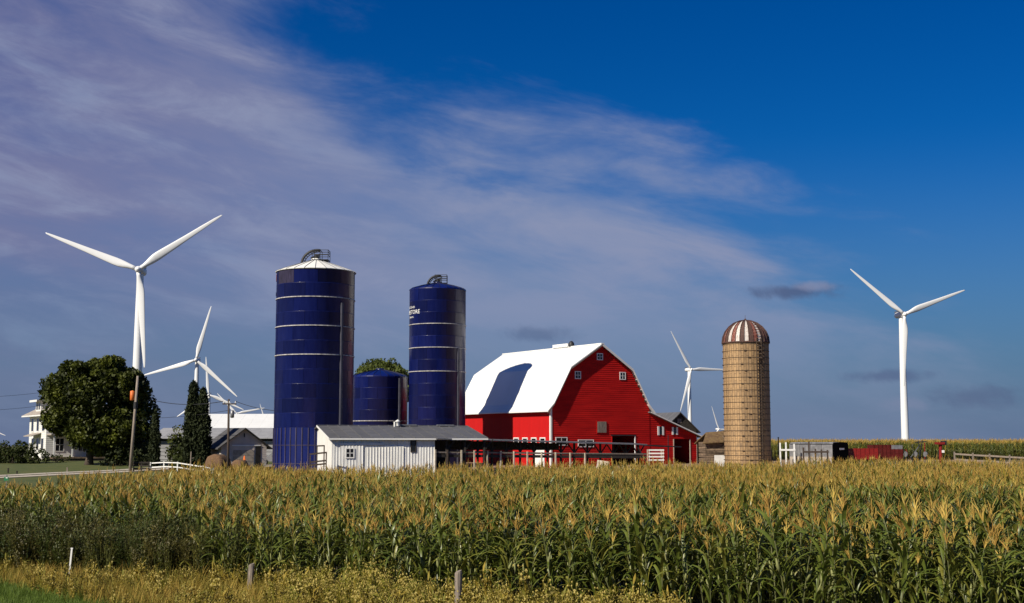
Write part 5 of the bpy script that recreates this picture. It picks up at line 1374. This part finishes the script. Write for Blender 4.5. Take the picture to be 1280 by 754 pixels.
# a bare lane across the field (widest towards the right) and thin patches
lw = np.clip(9+0.75*X, 0, 21)*np.clip((X+13)/8, 0, 1)
wob = 0.7*np.sin(X*0.35)
ls = 35.4+0.16*np.clip(X, -8, 16)+wob
lane = (cv > ls) & (cv < ls+lw)
stunted = lane & (rng.random(len(X)) < 0.35)
missing = rng.random(len(X)) < 0.10+0.30*(np.sin(X*1.9+Y*0.7)*np.sin(Y*1.3-X*0.5)*np.sin(X*0.4+2) > 0.25)*(cv > C0+3)+0.22*(np.hypot(X, Y) > 66)
band = np.sin(cv*0.40+1.6*np.sin(X*0.10)+0.8)+0.8*np.sin(X*0.17+cv*0.10+1.0)
thin = (band > 0.75) & (cv > C0+9) & (cv < 96) & (rng.random(len(X)) < 0.8)
low_ = (band > 0.65) & (cv > C0+9) & (cv < 96)
lane2 = thin | (cv > 62+wob*2) & (cv < 62+wob*2+2.2+2*np.sin(X*0.12)) & (X > -16)
dark_corner = (X < -9.5) & (cv < C0+2.4)                      # brush instead of corn at the left front corner
inside &= ~missing & ~(lane & ~stunted) & ~lane2 & ~dark_corner
pos = pos[inside]; stunted = stunted[inside]; low_ = low_[inside]; ls = ls[inside]; X, Y, cv = X[inside], Y[inside], cv[inside]
patch = np.sin(X*0.21+0.5)*np.sin(Y*0.17+1.1)+0.5*np.sin(X*0.63+Y*0.4)
hs_ = (1.0+0.05*patch+rng.normal(0, 0.085, len(pos)))*np.where(stunted, 0.66, np.where(cv < ls, 1.02+0.12*np.clip((X+4)/12, 0, 1), 0.985))
near = np.hypot(X, Y) < 68
hs_ = hs_*np.where(low_, 0.78, 1.0)
patch2 = rng.random(len(pos))
hs_ = hs_*np.where(patch2 < 0.12, 0.88, 1.0)
front = np.argsort(cv-0.02*np.abs(X)+rng.normal(0, 0.02, len(cv)))
vis = np.abs(X) < 0.40*Y
fi = [i for i in front if vis[i]][:300]
ind = np.zeros(len(pos), bool); ind[fi] = True
hi_src = [corn_mesh('corn_near', 100+i, True, 'corn_leaf', 2.2, i not in (2, 5)) for i in range(7)]
lo_src = [corn_mesh('corn_far', 200+i, False, 'corn_leaf_far') for i in range(6)]+[corn_mesh('corn_far', 300+i, False, 'corn_leaf') for i in range(2)]+[corn_mesh('corn_far', 320+i, False, 'corn_leaf', 2.1, False) for i in range(3)]
def rots(n, tilt=0.12, lean=(0.04, 0.02)):
    k = np.where(rng.random(n) < 0.07, 3.0, 1.0)
    return np.stack([rng.normal(lean[0], tilt, n)*k, rng.normal(lean[1], tilt, n)*k, rng.uniform(0, 6.283, n)], 1)
m = near & ~ind
P3 = np.stack([X, Y, g(X, Y)], 1)
allp = np.concatenate([P3[m], P3[~near & ~ind]])
n1, n2 = int(m.sum()), int((~near & ~ind).sum())
fl = low_[~near & ~ind]
far_i = np.where(rng.random(n2) < np.where(fl, 0.75, 0.16), 8+rng.integers(0, 3, n2), rng.integers(0, 8, n2))
idx = np.concatenate([rng.integers(0, 7, n1), 7+far_i])
scatter('cornfield', 'ripening cornfield with tan tassels spreading before the farm', 'corn', allp, rots(n1+n2), np.concatenate([hs_[m], hs_[~near & ~ind]]), idx, hi_src+lo_src)
# individual front plants, each with its own stalk, leaves, tassel and ear
stalk_me = MB().path([(0, 0, -0.05), (0.012, 0, 0.9), (0.0, 0.01, 1.7), (0, 0, 2.1)], [0.017, 0.014, 0.010, 0.006], 6).mesh('stalk', 'corn_stalk', True)
leaf_mes = []
for i in range(8):
    rr = random.Random(500+i); mb = MB(); leaf(mb, (0, 0, 0), 0, rr.uniform(0.85, 1.2), rr.uniform(0.075, 0.105), R(rr.uniform(58, 83)), R(rr.uniform(50, 155)), 7, 2, 0, rr.uniform(-0.9, 0.9))
    leaf_mes.append(mb.mesh('leaf', 'corn_leaf', True))
tas_mes = []
for i in range(4):
    rr = random.Random(600+i); mb = MB(); tassel(mb, 0.10, rr, 9, 0, 0.017); tas_mes.append(mb.mesh('tassel', 'tassel', True))
ear_me = MB().path([(0.01, 0, 0), (0.05, 0, 0.13), (0.085, 0, 0.28)], [0.018, 0.033, 0.010], 6).mesh('ear', 'husk', True)
rp = random.Random(77)
for i in fi:
    s_ = float(hs_[i])*rp.uniform(0.86, 1.08)
    t = thing('corn_plant', 'green corn plant with tan tassel in the front rows of the field', 'corn plant', (X[i], Y[i], gz(X[i], Y[i])), rp.uniform(0, 6.28), 'front row corn plants')
    t.rotation_euler = (rp.gauss(0.04, 0.12), rp.gauss(0.03, 0.12), rp.uniform(0, 6.28)); t.scale = (s_, s_, s_)
    link('stalk', stalk_me, t)
    for k in range(11):
        u = (k+0.5)/11; o = link('leaf', leaf_mes[rp.randrange(8)], t); o.location = (0, 0, 2.15*(0.10+0.78*u))
        o.rotation_euler = (0, 0, math.pi*(k % 2)+rp.uniform(-0.6, 0.6)); q = 0.65+0.45*math.sin(math.pi*min(1, u*0.95+0.1)); o.scale = (q, 0.9, q)
    o = link('tassel', tas_mes[rp.randrange(4)], t); o.location = (0, 0, 2.0); o.rotation_euler = (0, 0, rp.uniform(0, 6.28))
    o = link('ear', ear_me, t); o.location = (0, 0, 0.95); o.rotation_euler = (0, 0, rp.uniform(0, 6.28))
# the far cornfield behind the farmyard on the right
a = np.arange(22, 118, 0.30); pos = []
for k in range(34):
    y = 177+k*0.76+(k*k)*0.012; pos.append(np.stack([a+rng.normal(0, 0.06, len(a)), np.full(len(a), y)+rng.normal(0, 0.06, len(a))], 1))
pos = np.concatenate(pos); X2, Y2 = pos[:, 0], pos[:, 1]
P3 = np.stack([X2, Y2, g(X2, Y2)], 1)
scatter('far_cornfield', 'distant dark green cornfield edge behind the wagons and board fence', 'corn', P3, rots(len(P3)), rng.normal(1.12, 0.06, len(P3)), rng.choice([0, 6, 7], len(P3), p=[0.2, 0.4, 0.4]), lo_src)

# ------------------------------------------------------------------ weeds and grass in front of the corn
def weed_mesh(seed, H, m_leaf, m_seed, nst=6, bushy=1.0, seedn=7):
    rr = random.Random(seed); mb = MB()
    for s_ in range(nst):
        az = rr.uniform(0, 6.28); ln = rr.uniform(0.05, 0.35); top = Vector((math.cos(az)*ln*H*0.6, math.sin(az)*ln*H*0.6, H*rr.uniform(0.7, 1.05))); b = Vector((rr.uniform(-.08, .08), rr.uniform(-.08, .08), -0.03))
        mb.cur = 0; mb.path([b, b.lerp(top, 0.55)+Vector((0, 0, 0.05)), top], [0.008, 0.006, 0.003], 3)
        for k in range(int(9*bushy)):
            u = rr.uniform(0.15, 1.0); p = b.lerp(top, u)
            leaf(mb, p, rr.uniform(0, 6.28), rr.uniform(0.10, 0.22), rr.uniform(0.03, 0.06), R(rr.uniform(10, 65)), R(rr.uniform(20, 90)), 2, 1, 0)
        mb.cur = 1
        for k in range(seedn):
            p = b.lerp(top, rr.uniform(0.62, 1.05))+Vector((rr.gauss(0, 0.05), rr.gauss(0, 0.05), 0)); r_ = rr.uniform(0.012, 0.026)
            mb.add([p+Vector((r_, 0, 0)), p+Vector((-r_*.5, r_*.87, 0)), p+Vector((-r_*.5, -r_*.87, 0)), p+Vector((0, 0, r_*1.5)), p-Vector((0, 0, r_*1.2))], [(0, 1, 3), (1, 2, 3), (2, 0, 3), (1, 0, 4), (2, 1, 4), (0, 2, 4)])
    return mb.mesh('weed', [m_leaf, m_seed], False)
def tuft_mesh(seed, H, m, n=14, wd=0.012, heads=0):
    rr = random.Random(seed); mb = MB()
    for k in range(n):
        az = rr.uniform(0, 6.28); b = (rr.uniform(-.09, .09), rr.uniform(-.09, .09), -0.02)
        leaf(mb, b, az, H*rr.uniform(0.6, 1.15), wd*rr.uniform(0.7, 1.3), R(rr.uniform(66, 88)), R(rr.uniform(10, 75)), 3, 1, 0)
    return mb.mesh('tuft', m, False)
def dens_pts(n, x0, x1, y0, y1, keep):
    x = rng.uniform(x0, x1, n); y = rng.uniform(y0, y1, n); c = x*E2[0]+y*E2[1]; k = keep(x, y, c); return x[k], y[k]
# yellow seedy weeds along the corn's foot, thick in the middle
x, y = dens_pts(26000, -14, 16, 24, 44, lambda x, y, c: (c < C0+0.3) & (c > C0-4.2) & (x > -9-rng.uniform(0, 3, len(x))) & (np.abs(x) < 0.44*y) & (y > 31.2) & (rng.random(len(x)) < np.clip(0.12+0.88*np.exp(-((x+4.2)/3.0)**2), 0, 1)))
srcs = [weed_mesh(700+i, 1.0, 'weed_yellow', 'weed_seed') for i in range(5)]
sel = rng.random(len(x)) < 0.22; x, y = x[sel], y[sel]
P = np.stack([x, y, g(x, y)], 1); hh = 0.42+0.55*np.exp(-((x+4.2)/2.4)**2)-0.25*np.clip((x-2)/4, 0, 1)+rng.normal(0, 0.12, len(x))-0.12*np.clip(C0-(x*E2[0]+y*E2[1])-1, 0, 4)
scatter('roadside_weeds', 'yellow seedy weeds growing along the foot of the corn', 'weeds', P, rots(len(P), 0.12), np.clip(hh, 0.25, 1.4), rng.integers(0, 5, len(P)), srcs)
# dark brush filling the left front corner
x, y = dens_pts(9000, -26, -5, 34, 52, lambda x, y, c: (c > C0-0.6) & (c < C0+3.4) & (x < -7.6-rng.uniform(0, 3.5, len(x))) & (np.abs(x) < 0.44*y))
srcs = [weed_mesh(800+i, 1.75, 'weed_dark', 'weed_dark', 9, 2.2, 6) for i in range(5)]
sel = rng.random(len(x)) < 0.55; x, y = x[sel], y[sel]
P = np.stack([x, y, g(x, y)], 1)
scatter('dark_brush', 'dark brown brushy weeds filling the left front corner of the corn', 'brush', P, rots(len(P), 0.1), np.clip(rng.normal(0.86, 0.20, len(P)), 0.4, 1.4), rng.integers(0, 5, len(P)), srcs)
# dry tan grass, then green grass at the bottom left
def gmask(x, y): return (x*0.6+y)      # green nearer than this line
x, y = dens_pts(60000, -24, 9, 26, 50, lambda x, y, c: (c < C0+0.2) & (np.abs(x) < 0.44*y) & (y > 29) & (x < 4))
gline = 37.3+0.55*(x+14)*-1.0*0.35+np.sin(x*1.1)*0.5+rng.normal(0, 0.5, len(x))
green = (y < 41-(x+16.4)*1.15+rng.normal(0, 0.5, len(x)))
xs_, ys_ = x[~green], y[~green]; sel = rng.random(len(xs_)) < 0.55; xs_, ys_ = xs_[sel], ys_[sel]
P = np.stack([xs_, ys_, g(xs_, ys_)], 1)
srcs = [tuft_mesh(900+i, 0.60, 'grass_tan') for i in range(4)]+[tuft_mesh(920+i, 0.52, 'grass_olive') for i in range(4)]+[weed_mesh(940+i, 0.75, 'grass_olive', 'weed_seed', 4, 0.7, 5) for i in range(2)]
pn = np.sin(xs_*0.8+ys_*0.5)+np.sin(xs_*0.37-ys_*0.9+2)+0.6*np.sin(xs_*2.1+ys_*1.3)+rng.normal(0, 0.8, len(xs_))+0.22*(xs_+9)+0.5*np.sin(xs_*0.5+1)
gi_ = np.where(pn < 0.2, rng.integers(0, 4, len(xs_)), 4+rng.integers(0, 6, len(xs_)))
scatter('dry_grass', 'tall dry tan grass between green verge and dark brush', 'grass', P, rots(len(P), 0.15), np.clip(rng.normal(0.85, 0.28, len(P)), 0.35, 1.7), gi_, srcs)
xs_, ys_ = x[green], y[green]
P = np.stack([xs_, ys_, g(xs_, ys_)], 1)
srcs = [tuft_mesh(950+i, 0.30, 'grass_green', 18, 0.012) for i in range(4)]
scatter('green_verge', 'bright green verge grass at the roadside corner', 'grass', P, rots(len(P), 0.15), np.clip(rng.normal(1.0, 0.2, len(P)), 0.5, 1.5), rng.integers(0, 4, len(P)), srcs)

# fence posts and the white stake
def fpost(label, px, pyt, Y, r, tilt):
    p = at(px, 745, Y); zg = gz(p.x, Y); h = at(px, pyt, Y).z-zg
    t = thing('fence_post', label, 'post', (p.x, Y, zg-0.1), 0, 'old roadside fence posts'); t.rotation_euler = (0, R(tilt), 0.4)
    rr = random.Random(int(px)); vs = []; n = 9; fs = []
    for j, z in enumerate((0, h*0.5, h+0.05, h+0.10)):
        for i in range(n):
            a = 2*math.pi*i/n; k = r*(1+rr.uniform(-0.08, 0.08))*(0.88 if j == 3 else 1); vs.append((k*math.cos(a), k*math.sin(a), z+(0.03*math.cos(a) if j == 3 else 0)))
    fs = [(j*n+i, j*n+(i+1) % n, (j+1)*n+(i+1) % n, (j+1)*n+i) for j in range(3) for i in range(n)]+[tuple(range(3*n, 4*n))]
    mb = MB(); mb.add(vs, fs); mb.build('shaft', 'grey_wood', t)
    for z in (h*0.55, h*0.9): MB().tube((-r*1.05, -r*0.3, z), (r*1.05, -r*0.3, z), 0.008, n=5).build('wire_staple', 'grey_steel', t)
fpost('weathered grey fence post standing in the dry grass', 311.5, 705, 37.2, 0.085, 3)
fpost('weathered grey fence post among the yellow seedy weeds', 572.5, 714, 31.0, 0.085, 0.5)
p = at(86, 700, 40.6); zg = gz(p.x, 40.6)
st = thing('marker_stake', 'thin white marker stake in front of the dark brush', 'stake', (p.x, 40.6, zg-0.1)); st.rotation_euler = (0, R(4), 0)
hq = at(86, 686, 40.6).z-zg
bx('stake_shaft', 'siding_white', st, -0.026, 0.026, -0.015, 0.015, 0, hq+0.1); bx('stake_cap', 'white_paint', st, -0.036, 0.036, -0.019, 0.019, hq+0.1, hq+0.13)
